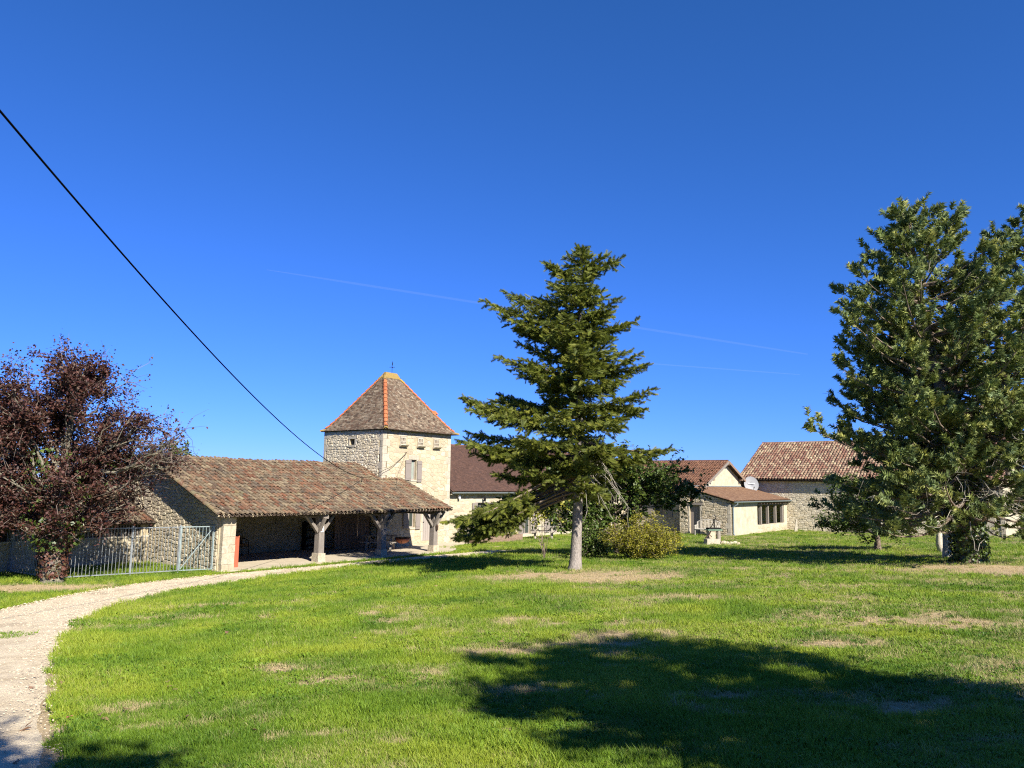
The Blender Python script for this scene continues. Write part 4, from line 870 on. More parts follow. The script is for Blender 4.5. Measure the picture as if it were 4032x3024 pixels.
def sat_dish():
    p = W(42.6 + 3.6, -3.35); t = thing('satellite_dish', 'grey satellite dish on the plastered gable above the lean-to roof', 'satellite dish', (p[0], p[1], 3.05), PHI)
    n = 20; v = []; f = []; c = Vector((0, -0.05, 0.55)); ax = Vector((-0.72, -0.62, 0.28)).normalized(); x = ax.cross(Vector((0, 0, 1))).normalized(); y = x.cross(ax)
    for r, dd in ((0.02, -0.1), (0.3, -0.075), (0.55, -0.02), (0.62, 0.0)):
        for j in range(n): a = 6.2832 * j / n; v.append(c + x * math.cos(a) * r + y * math.sin(a) * r * 1.08 + ax * dd)
    for i in range(3):
        for j in range(n): f.append((i * n + j, i * n + (j + 1) % n, (i + 1) * n + (j + 1) % n, (i + 1) * n + j))
    f.append(tuple(range(n))); m = MB(); m.add(v, f); d = m.build('dish', 'dish_grey', t, smooth=True)
    m = MB(); q = c + ax * -0.035 + y * 0.06; m.add([q - x * 0.26 - y * 0.04 + ax * 0.02, q + x * 0.26 - y * 0.04 + ax * 0.02, q + x * 0.26 + y * 0.04 + ax * 0.02, q - x * 0.26 + y * 0.04 + ax * 0.02], [(0, 1, 2, 3)]); m.build('maker_plate', 'white_plastic', d)
    m = MB(); m.tube([c - y * 0.6, c - y * 0.45 + ax * 0.5], 0.018, 6); m.tube([c - y * 0.47 + ax * 0.45, c - y * 0.38 + ax * 0.56], 0.05, 8); m.build('feed_arm', 'steel_grey', t)
    m = MB(); m.tube([c - ax * 0.1, c - ax * 0.1 + Vector((0, 0.75, -0.1))], 0.03, 6); m.tube([c - ax * 0.12 + Vector((0, 0.05, 0.2)), c - ax * 0.12 + Vector((0, 0.05, -0.75))], 0.03, 6); m.build('bracket', 'steel_grey', t)
sat_dish()

# ---- lean-to
lean, leanW = building('lean_to', 'stone lean-to with low tile roof, board door and open timber-posted window', 'lean-to', 35.09, -5.97)
def build_lean():
    LX, EZ, OV, TYY, TZ2 = 11.98, 2.36, 0.28, 3.35, 3.30; k = (TZ2 - EZ) / (TYY + OV)
    F = Frame((0, 3.85, 0), (0, -1, 0), (-1, 0, 0)); L0 = 3.85
    def tp(s_): return min(EZ + (L0 - s_ + OV) * k - 0.1, 3.28)
    hd = (L0 - 3.06, L0 - 2.29, -0.05, 2.03); hs2 = (L0 - 3.08, L0 - 2.80, 2.2, 2.58)
    w_ = wall(lean, F, 0, L0, -0.5, tp, 'mortar_cream', [hd, hs2], depth=0.34, name='side_wall')
    rubble(w_, F, [(0.0, -0.4), (L0 - 0.3, -0.4), (L0 - 0.3, tp(L0 - 0.3) - 0.03), (0.55, 3.22), (0.0, 3.25)], 0.25, 0.165, 'stone_cream', [(hd[0] - 0.16, hd[1] + 0.16, -0.5, 2.2), (hs2[0] - 0.05, hs2[1] + 0.2, 2.18, 2.66)], proud=0.036, gap=0.009, seed=61, n_single=110)
    quoin(w_, F, L0, -1, -0.4, 2.2, 'stone_dressed', 0.33, (0.26, 0.44), 0.03, 9)
    surround(w_, F, hd[0], hd[1], 0.0, 2.03, jw=0.13, lh=0, sill=0, rows=5, proud=0.025)
    m = MB(); fbox(m, F, hd[0] - 0.34, hd[1] + 0.2, 2.04, 2.19, -0.06, 0.1); m.build('lintel', 'wood_grey', w_)
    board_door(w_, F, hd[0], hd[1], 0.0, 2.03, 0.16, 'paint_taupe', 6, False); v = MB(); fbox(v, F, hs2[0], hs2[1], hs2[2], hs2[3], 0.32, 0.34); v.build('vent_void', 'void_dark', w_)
    m = MB(); fbox(m, F, hs2[0] + 0.05, hs2[0] + 0.17, 2.2, 2.46, 0.08, 0.2); m.build('clay_pot', 'tile_orange', w_)
    D = Frame((0, 0, 0), (1, 0, 0), (0, -1, 0)); op = (5.16, 11.25, 0.56, 2.12)
    w2 = wall(lean, D, 0.0, LX, -0.5, lambda s_: 2.26, 'render_cream', [op], depth=0.3, name='front_wall')
    rubble(w2, D, [(5.2, -0.3), (LX, -0.3), (LX, 0.5), (5.2, 0.5)], 0.4, 0.22, 'stone_cream', [], proud=0.012, gap=0.016, seed=63, n_single=15)
    for x in (5.98, 7.55, 9.3, 10.9): m = MB(); m.box(x, x + 0.2, 0.02, 0.2, 0.56, 2.12); m.build('post', 'wood_grey', w2)
    m = MB(); m.box(5.16, 11.25, 0.02, 0.22, 2.02, 2.12); m.build('head_beam', 'wood_grey', w2)
    for x in np.arange(5.4, 11.9, 0.62): m = MB(); m.box(x - 0.06, x + 0.06, -OV + 0.02, 0.0, EZ - 0.25, EZ - 0.12); m.build('rafter_end', 'wood_brown', lean)
    m = MB(); m.box(4.6, 4.8, 0.3, 3.3, -0.3, 2.3); m.build('inner_wall', 'mortar_cream', lean)
    d = MB(); d.hexa([(-0.1, -OV, EZ - 0.09), (LX, -OV, EZ - 0.09), (LX, TYY, TZ2 - 0.09), (-0.1, TYY, TZ2 - 0.09), (-0.1, -OV, EZ), (LX, -OV, EZ), (LX, TYY, TZ2), (-0.1, TYY, TZ2)])
    rf = d.build('roof', 'tile_channel_shade', lean); sl = math.hypot(TYY + OV, TZ2 - EZ); S = (0, (TYY + OV) / sl, (TZ2 - EZ) / sl)
    tile_roof(rf, (-0.06, -OV - 0.03, EZ), (1, 0, 0), S, LX - 0.05, sl, 0.172, 0.16, [canal_template(4, 0.26, 0.08, 0.07)], 'tile_leanto', None, 150, leanW, lift=0.0, jit=0.008, tilt=0.05, seed=18)
    y = -OV
    while y < TYY - 0.2:
        m = MB(); tv, tf = canal_template(5, 0.4, 0.11, 0.1); m.add(tv, tf); o = m.build('verge_tile', 'tile_leanto', rf); o.location = (-0.1, y, EZ + (y + OV) * k + 0.01); o.rotation_euler = (0, -math.atan(k), math.pi / 2); y += 0.34
    m = MB(); m.box(0, LX - 0.1, TYY - 0.06, TYY + 0.02, TZ2 + 0.02, TZ2 + 0.12); m.build('flashing', 'zinc', rf)
    gutter(lean, (-0.12, -OV - 0.1, EZ - 0.02), (LX - 0.02, -OV - 0.1, EZ - 0.03), 0.085)
    m = MB(); m.tube([(0.28, -OV - 0.1, EZ - 0.08), (0.28, -OV - 0.1, EZ - 0.2), (0.22, -0.08, EZ - 0.42), (0.22, -0.08, 0.14)], 0.05, 8); m.tube([(0.22, -0.08, 0.14), (0.22, -0.14, 0.04)], 0.055, 8); m.build('downpipe', 'zinc', lean)
build_lean()

# ---- barn
barn, barnW = building('stone_barn', 'long rubble stone barn with weathered pink and cream clay tile roof', 'barn', 47.1, -2.3)
def build_barn():
    LS = 18.75; F = Frame((0, 0, 0), (0, -1, 0), (-1, 0, 0)); EZ, RX, RZ, OV = 4.02, 6.0, 7.38, 0.42; k = (RZ - EZ) / (RX + OV)
    hl = [(7.85, 10.4, -0.3, 2.3), (12.6, 13.2, 1.0, 2.0), (18.2, 18.42, 0.75, 1.45)]
    w_ = wall(barn, F, 0, LS, -0.7, lambda s_: 4.1, 'mortar_grey', hl, depth=0.35, name='front_wall')
    rubble(w_, F, [(0.0, -0.5), (17.4, -0.5), (17.4, 4.0), (0.0, 4.0)], 0.27, 0.175, 'stone_raking_lift', [(h[0] - 0.25, h[1] + 0.25, h[2] - 0.3, h[3] + 0.3) for h in hl[:2]], proud=0.03, gap=0.009, seed=71, n_single=260)
    surround(w_, F, hl[0][0], hl[0][1], -0.3, 2.3, jw=0.25, lh=0.28, sill=0, rows=6); surround(w_, F, *hl[1], rows=3)
    b = board_door(w_, F, hl[0][0], hl[0][1], -0.3, 2.3, 0.12, 'wood_barn', 16, False); window(w_, F, *hl[1])
    for z in np.arange(-0.5, 3.6, 0.42): block(w_, F, 17.45, 18.15, z, z + 0.42, 'stone_pier', 0.05); block(w_, F, 18.46, LS, z, z + 0.42, 'stone_pier', 0.05)
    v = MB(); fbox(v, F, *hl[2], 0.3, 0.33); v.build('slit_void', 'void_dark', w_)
    m = MB(); m.prism([(0.3, -0.01, -0.7), (12, -0.01, -0.7), (12, -0.01, 4.05), (6, -0.01, 7.2), (0.3, -0.01, 4.25)], (0, -0.3, 0)); m.build('end_wall', 'mortar_grey', barn); m = MB(); m.prism([(0.3, -LS, -0.7), (12, -LS, -0.7), (12, -LS, 4.05), (6, -LS, 7.2), (0.3, -LS, 4.25)], (0, 0.3, 0)); m.build('end_wall', 'render_cream', barn)
    d = MB()
    for (xa, za, xb, zb) in ((-OV, EZ, RX, RZ), (RX, RZ, 12 + OV, EZ)): d.hexa([(xa, 0.3, za - 0.1), (xb, 0.3, zb - 0.1), (xb, -LS - 0.3, zb - 0.1), (xa, -LS - 0.3, za - 0.1), (xa, 0.3, za), (xb, 0.3, zb), (xb, -LS - 0.3, zb), (xa, -LS - 0.3, za)])
    rf = d.build('roof', 'tile_channel_shade', barn); sl = math.hypot(RX + OV, RZ - EZ); S = ((RX + OV) / sl, 0, (RZ - EZ) / sl)
    tile_roof(rf, (-OV - 0.05, 0.2, EZ), (0, -1, 0), S, LS + 0.3, sl, 0.24, 0.37, [canal_template(5, 0.48, 0.105, 0.085)], 'tile_barn', None, 240, barnW, lift=0.01, jit=0.012, tilt=0.05, seed=16, channels='tile_channel_shade')
    y = 0.3
    while y > -LS:
        m = MB(); tv, tf = canal_template(6, 0.46, 0.13, 0.115); m.add(tv, tf); o = m.build('ridge_tile', 'tile_barn', rf); o.location = (RX, y, RZ - 0.02); o.rotation_euler = (0, 0, -math.pi / 2); y -= 0.42
    m = MB(); m.box(-OV + 0.06, -0.01, -LS, 0.0, EZ - 0.16, EZ - 0.13); m.build('soffit', 'wood_dark', barn)
build_barn()

# ---- low outbuilding against the shed gable
coop, coopW = building('low_outbuilding', 'low outbuilding with slatted opening and clay tiles against the shed gable', 'outbuilding', -0.42, 4.85)
def build_coop():
    F = Frame((-9, 0, 0), (1, 0, 0), (0, -1, 0)); L = 9.0 - 0.12; op = (0.4, L - 0.3, 1.05, 1.5); dr = (L - 4.2, L - 3.2, 0.1, 1.02)
    w_ = wall(coop, F, 0, L, -0.5, lambda s_: 1.6, 'mortar_cream', [op, dr], depth=0.25, name='front_wall')
    rubble(w_, F, [(3.0, -0.4), (L, -0.4), (L, 1.02), (3.0, 1.02)], 0.34, 0.2, 'stone_cream', [(dr[0] - 0.1, dr[1] + 0.1, -0.4, 1.05)], proud=0.02, gap=0.014, seed=81, n_single=40)
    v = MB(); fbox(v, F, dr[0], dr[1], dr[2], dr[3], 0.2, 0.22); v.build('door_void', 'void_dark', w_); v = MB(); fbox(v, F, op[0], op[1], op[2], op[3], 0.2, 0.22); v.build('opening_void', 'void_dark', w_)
    x = 4.2
    while x < L - 0.35: m = MB(); fbox(m, F, x, x + 0.06, 1.05, 1.5, 0.1, 0.13); m.build('slat', 'wood_grey', w_); x += 0.115
    m = MB(); fbox(m, F, 3.0, L + 0.02, 1.0, 1.06, -0.04, 0.1); m.build('sill', 'stone_dressed', w_); m = MB(); fbox(m, F, 0.2, L + 0.06, 1.5, 1.6, -0.05, 0.08); m.build('lintel_beam', 'wood_brown', w_)
    d = MB(); sl = math.hypot(3.6, 1.3); S = (0, 3.6 / sl, 1.3 / sl); d.hexa([(-9, -0.3, 1.56), (-0.05, -0.3, 1.56), (-0.05, 3.3, 2.86), (-9, 3.3, 2.86), (-9, -0.3, 1.62), (-0.05, -0.3, 1.62), (-0.05, 3.3, 2.92), (-9, 3.3, 2.92)]); rf = d.build('roof', 'tile_channel_shade', coop)
    tile_roof(rf, (-9, -0.34, 1.62), (1, 0, 0), S, 8.9, sl, 0.22, 0.35, CANAL, 'tile_canal', None, 120, coopW, lift=0.0, seed=24, channels='tile_channel_shade')
    m = MB(); m.box(-9, -8.8, 0, 6, -0.5, 2.0); m.build('end_wall', 'mortar_cream', coop)
build_coop()
# ------------------------------------------------------------------ trees
def leaf_tri(n_pts, size, rs, droop=0.0):
    n = len(n_pts); D = rs.normal(size=(n, 3)); D[:, 2] = D[:, 2] * 0.6 - droop; Up = rs.normal(size=(n, 3)) * 0.7 + [0, 0, 1.0]
    R = frames(D, Up) * (size * rs.uniform(0.65, 1.3, n))[:, None, None]
    tv = [(0, 0, 0), (0.5, 0.34, 0.08), (1.0, 0, -0.04), (0.5, -0.34, 0.08)]; tf = [(0, 1, 2, 3)]
    return scatter(tv, tf, R, n_pts, rs.random(n))
def crown_obj(parent, name, parts, material):
    V = []; F = []; r = []; o = 0
    for v, f, q in parts: V.append(v); F.append(f + o); r.append(q); o += len(v)
    me = np_mesh(name, np.vstack(V), np.vstack(F), material, np.concatenate(r)); return link(name, me, parent)
def curve(p, q, bow, k=6, rs=None, wob=0.0):
    p = np.array(p, float); q = np.array(q, float); t = np.linspace(0, 1, k)[:, None]
    P = p + (q - p) * t; P[:, 2] += (bow * np.sin(np.pi * t[:, 0]) * np.linalg.norm(q - p))
    if rs is not None and wob: P[1:-1] += rs.normal(size=(k - 2, 3)) * wob * np.linalg.norm(q - p)
    return P
def broadleaf(name, label, base, h, lobes, n_leaf, leaf, leafmat, barkmat, trunk_r, seed, n_cl=90, spread=0.5, crown_from=0.3, group=None, trunk_to=None, bare=0.0, twigmat=None, extra=None, kids=5, shell=0.5):
    """lobes: (cx,cy,cz,rx,ry,rz) relative to the base"""
    rs = np.random.default_rng(seed); t = thing(name, label, 'tree' if 'shrub' not in name else 'shrub', base, 0, group)
    vol = np.array([l[3] * l[4] * l[5] for l in lobes]); pick = rs.choice(len(lobes), n_cl, p=vol / vol.sum()); C = []
    for k in pick:
        l = lobes[k]; d = rs.normal(size=3); d /= np.linalg.norm(d); r = rs.random() ** shell; C.append([l[0] + d[0] * l[3] * r, l[1] + d[1] * l[4] * r, l[2] + d[2] * l[5] * r])
    C = np.array(C); C = C[C[:, 2] > 0.25]; n_cl = len(C)
    nl = max(5, n_cl // 9); cen = C[rs.choice(n_cl, nl, replace=False)]
    for _ in range(4):
        a = ((C[:, None] - cen[None]) ** 2).sum(2).argmin(1); cen = np.array([C[a == k].mean(0) if (a == k).any() else cen[k] for k in range(nl)])
    tt = np.array(trunk_to if trunk_to is not None else (cen[:, 0].mean() * 0.6, cen[:, 1].mean() * 0.6, h * 0.72)); tb = MB()
    TP = curve((0, 0, -0.15), tt, 0.0, 9, rs, 0.012); tb.tube(TP, np.linspace(trunk_r, trunk_r * 0.3, 9), 9); tb.tube([(0, 0, -0.2), (0, 0, 0.1), (0, 0, 0.4)], [trunk_r * 1.45, trunk_r * 1.2, trunk_r * 1.0], 9)
    tw = MB(); ends = []
    for k in range(nl):
        zz = np.clip(cen[k][2] * 0.62, h * crown_from * 0.6, tt[2] * 0.95); i = int(np.clip((zz + 0.15) / (tt[2] + 0.15) * 8, 1, 7)); b = TP[i]
        L = curve(b, b + (cen[k] - b) * 0.9, 0.06, 7, rs, 0.035); r0 = trunk_r * 0.30; tb.tube(L, np.linspace(r0, r0 * 0.25, 7), 6)
        for c in C[a == k]:
            j = rs.integers(2, 7); S = curve(L[j], c, 0.05, 5, rs, 0.05); tb.tube(S, np.linspace(r0 * 0.4, r0 * 0.09, 5), 4)
            for q in range(kids):
                e = c + rs.normal(size=3) * spread * 0.8; s0 = S[rs.integers(2, 5)]; T = curve(s0, e, 0.04, 4, rs, 0.06); tw.tube(T, [0.011, 0.008, 0.006, 0.003], 3, cap=False); ends.append(T)
    tb.build('trunk', barkmat, t, smooth=True); tw.build('twigs', twigmat or barkmat, t)
    E = np.array(ends); m = len(E); w_ = rs.random(m) if bare == 0 else (rs.random(m) * (1 - bare * np.clip(extra['bare'](E[:, 3]) if extra and 'bare' in extra else 0, 0, 1)))
    pr = w_ / w_.sum(); ii = rs.choice(m, n_leaf, p=pr); ti = rs.random(n_leaf); k0 = np.clip((ti * 3).astype(int), 0, 2); f = (ti * 3 - k0)[:, None]
    P = E[ii, k0] * (1 - f) + E[ii, k0 + 1] * f + rs.normal(size=(n_leaf, 3)) * spread * 0.17
    P = P[P[:, 2] > 0.05]
    crown_obj(t, 'crown', [leaf_tri(P, leaf, rs, 0.15)], leafmat); return t, TP, P

# ---- fir
def needle_spray(rows=9, ln=0.36, wd=0.11):
    v = []; f = []
    for i in range(rows):
        x = i / rows
        for (sy, sz) in ((1, 0.12), (-1, 0.12), (0.25, 0.8), (-0.3, -0.7)):
            l = ln * (1 - 0.35 * x); o = len(v); dx = 0.55 * l
            v += [(x - wd / 2, 0, 0), (x + wd / 2, 0, 0), (x + dx, sy * l, sz * l)]; f.append((o, o + 1, o + 2))
    return np.array(v), np.array(f)
def build_fir():
    rs = np.random.default_rng(3); base = (2.12, 25.6, zt(2.12, 25.6) - 0.03); t = thing('fir_tree', 'tall lone fir with bare pale grey lower trunk in a ring of dry grass', 'tree', base); t.scale = (1.025, 1.025, 1.025)
    H = 10.6
    def tr(z): f = z / H; return np.array([0.02 + 0.22 * f + 0.05 * math.sin(f * 5), 0.04 * math.sin(f * 4), z])
    zs = np.array([-0.2, 0.0, 0.15, 0.5, 1.2, 2.2, 3.4, 4.8, 6.2, 7.6, 9.0, 10.0, H]); tb = MB(); rr = [0.34, 0.28, 0.215, 0.18, 0.165, 0.155, 0.14, 0.115, 0.09, 0.065, 0.04, 0.02, 0.006]
    tb.tube([tr(z) for z in zs], rr, 12); 
    LH_ = [1.2, 2.2, 2.6, 3.2, 4.0, 5.2, 5.8, 6.5, 7.2, 7.8, 8.4, 9.0, 9.75, 10.2, 10.6]; LL = [2.2, 3.2, 3.3, 3.3, 3.75, 3.6, 2.7, 2.7, 2.2, 3.1, 2.4, 1.6, 1.25, 0.5, 0.08]
    RH = [1.2, 2.6, 3.2, 4.0, 4.6, 5.2, 5.9, 6.5, 7.2, 7.7, 8.2, 9.2, 9.9, 10.3, 10.6]; RL = [0.3, 0.9, 2.2, 2.9, 2.85, 2.6, 1.9, 2.25, 1.85, 1.8, 1.05, 1.1, 1.25, 0.4, 0.08]
    twig = MB(); SP = []; SD = []; SS = []; h = 2.45; az = 0.4
    branches = []
    while h < 10.4:
        n = 6 if h < 8 else 5; az += 0.5 + rs.random()
        for k in range(n):
            a_ = az + k * 6.283 / n + rs.normal() * 0.2; hk = h + rs.normal() * 0.07; cx = math.cos(a_); l = np.interp(hk, LH_, LL); r = np.interp(hk, RH, RL); av = 0.5 * (l + r)
            L = ((l if cx < 0 else r) * cx * cx + av * (1 - cx * cx)) * rs.choice([0.5, 0.6, 0.72, 0.82, 0.92, 1.0]) * (0.78 if hk > 8.6 else 1.0); L = min(L, (10.75 - hk) * 0.85 + 0.12); branches.append((hk, a_, L, None))
        for k in range(2):
            a_ = rs.random() * 6.283; hk = h + rs.uniform(0.08, 0.28); branches.append((hk, a_, 0.55 * 0.5 * (np.interp(hk, LH_, LL) + np.interp(hk, RH, RL)) * rs.uniform(0.6, 1.0), None))
        h += 0.57 * (1 - 0.035 * (h - 2.4))
    for (hh, aa, L) in ((7.75, 3.1, 3.2), (7.5, 3.25, 2.6), (8.25, 3.0, 2.55), (5.0, 3.15, 3.8), (4.9, 3.35, 3.6), (3.9, 3.1, 3.9), (3.7, 2.9, 3.6), (3.4, 3.3, 3.4), (6.3, 3.2, 2.7), (9.7, 0.1, 1.35), (6.3, 0.05, 2.3), (7.5, 0.0, 1.85), (9.6, 3.0, 1.2)): branches.append((hh, aa, L, None))
    for k in range(13): branches.append((2.35 + 0.14 * k * 0.5, 3.14 + rs.normal() * 0.3, 3.1 + rs.random() * 1.4, 'low'))
    for (h, az, L, kind) in branches:
        d = np.array([math.cos(az), math.sin(az), 0]); p0 = tr(h); f = (h - 2.4) / 8.0; n = 9; t_ = np.linspace(0, 1, n)
        if kind == 'low': rise = -0.05 * t_ - 0.62 * t_ ** 1.6 + 0.30 * t_ ** 3
        else:
            a0 = -0.16 + 0.5 * f + rs.normal() * 0.09; c0 = 0.24 - 0.1 * f; rise = a0 * t_ + c0 * t_ ** 2
            if L > 2.2: rise = rise - 0.08 * t_
        P = p0 + d * (L * t_)[:, None]; P[:, 2] += rise * L; side = np.array([-d[1], d[0], 0]); P += side * (rs.normal() * 0.06 * L * t_ ** 2)[:, None]
        if P[-1, 2] < 0.35: P[:, 2] += (0.35 - P[-1, 2]) * t_
        twig.tube(P, np.linspace(0.012 + 0.012 * L, 0.004, n), 4, cap=False)
        start = 0.28 if h < 5.5 else 0.12; s = start * L
        if kind == 'low': s = 0.45 * L
        while s < L:
            q = s / L; i = min(int(q * (n - 1)), n - 2); fr = q * (n - 1) - i; p = P[i] * (1 - fr) + P[i + 1] * fr; bd = P[i + 1] - P[i]; bd /= np.linalg.norm(bd)
            for sg in (-1, 1):
                tl = min(0.20 + 0.42 * (L - s), 0.95 if L > 1.4 else 0.5) * rs.uniform(0.5, 1.2)
                ang = rs.uniform(0.75, 1.05); td = bd * math.cos(ang) + side * sg * math.sin(ang); td[2] += rs.normal() * 0.2 - 0.12; td /= np.linalg.norm(td)
                e = p + td * tl; e[2] -= 0.06 * tl
                if tl > 0.3: twig.tube([p, (p + e) / 2 + [0, 0, 0.01], e], [0.006, 0.004, 0.002], 3, cap=False)
                k = 0.0
                while k < tl:
                    c = p + (e - p) * (k / tl); SP.append(c); dd = td + rs.normal(size=3) * 0.38; SD.append(dd); SS.append(rs.uniform(0.17, 0.24))
                    if tl > 0.28 and rs.random() < 0.75:
                        s2 = np.cross(td, [0, 0, 1.0]) * rs.choice([-1, 1]); SP.append(c); SD.append(td * 0.6 + s2 * 0.75 + rs.normal(size=3) * 0.35); SS.append(rs.uniform(0.16, 0.22))
                    k += 0.125
            s += 0.135
        for k in np.linspace(0.75, 1.0, 4): SP.append(P[min(int(k * (n - 1)), n - 1)]); SD.append(P[-1] - P[-3] + rs.normal(size=3) * 0.03); SS.append(0.2)
    # dead hanging branches low on the trunk
    dead = MB()
    for k in range(32):
        h = rs.uniform(2.5, 4.6); az = rs.normal() * 0.9 + (0.0 if k % 3 else 2.6); L = rs.uniform(0.7, 1.7); d = np.array([math.cos(az), math.sin(az) - 0.25, 0]); q = np.linspace(0, 1, 6); P = tr(h) + d * (L * q)[:, None]; P[:, 2] += (-0.15 * q - 0.75 * q ** 2) * L
        P[1:] += rs.normal(size=(5, 3)) * 0.035; dead.tube(P, np.linspace(0.016, 0.005, 6), 4, cap=False)
        for j in range(5):
            i = rs.integers(2, 6); e = P[i] + rs.normal(size=3) * 0.16 + [0, 0, -0.16]; dead.tube([P[i], (P[i] + e) / 2 + rs.normal(size=3) * 0.02, e], [0.006, 0.005, 0.003], 3, cap=False)
    tb.build('trunk', 'bark_fir', t, smooth=True); twig.build('branches', 'bark_brown', t); dead.build('dead_branches', 'twig_grey', t)
    SP = np.array(SP); SD = np.array(SD); SS = np.array(SS); n = len(SP); R = frames(SD, None, rs.random(n) * 6.283) * SS[:, None, None]; tv, tf = needle_spray()
    crown_obj(t, 'crown', [scatter(tv, tf, R, SP, rs.random(n))], 'needle_fir'); return n
build_fir()

# ---- ivied pine
def tuft_template(n=30, seed=1):
    r = np.random.default_rng(seed); v = []; f = []
    for k in range(n):
        x = r.random() * 0.9; a = r.random() * 6.283; l = 0.48 * r.uniform(0.75, 1.15); fw = r.uniform(0.35, 0.85); d = np.array([fw, math.cos(a), math.sin(a)]); d /= np.linalg.norm(d); s = np.cross(d, [0.3, 0.5, 0.8]); s /= np.linalg.norm(s); p = np.array([x, 0, 0]); o = len(v)
        v += [p - s * 0.075, p + s * 0.075, p + d * l]; f.append((o, o + 1, o + 2))
    return np.array(v), np.array(f)
def ivy(t, name, path_fn, z0, z1, r_fn, n, size, material, rs, side=None):
    z = z0 + (z1 - z0) * rs.random(n) ** 1.1; a = rs.random(n) * 6.283; P = np.array([path_fn(q) for q in z]); r = np.array([r_fn(q) for q in z]) * rs.uniform(0.95, 1.35, n); P[:, 0] += np.cos(a) * r; P[:, 1] += np.sin(a) * r
    Up = np.column_stack([np.cos(a), np.sin(a), 0.45 + 0 * a]) + rs.normal(size=(n, 3)) * 0.35; D = np.column_stack([0 * a, 0 * a, -1 + 0 * a]) + rs.normal(size=(n, 3)) * 0.5
    R = frames(D, Up) * (size * rs.uniform(0.6, 1.3, n))[:, None, None]; tv = [(0, 0, 0), (0.35, 0.5, 0.06), (1.0, 0, -0.05), (0.35, -0.5, 0.06)]
    return crown_obj(t, name, [scatter(tv, [(0, 1, 2, 3)], R, P, rs.random(n))], material)
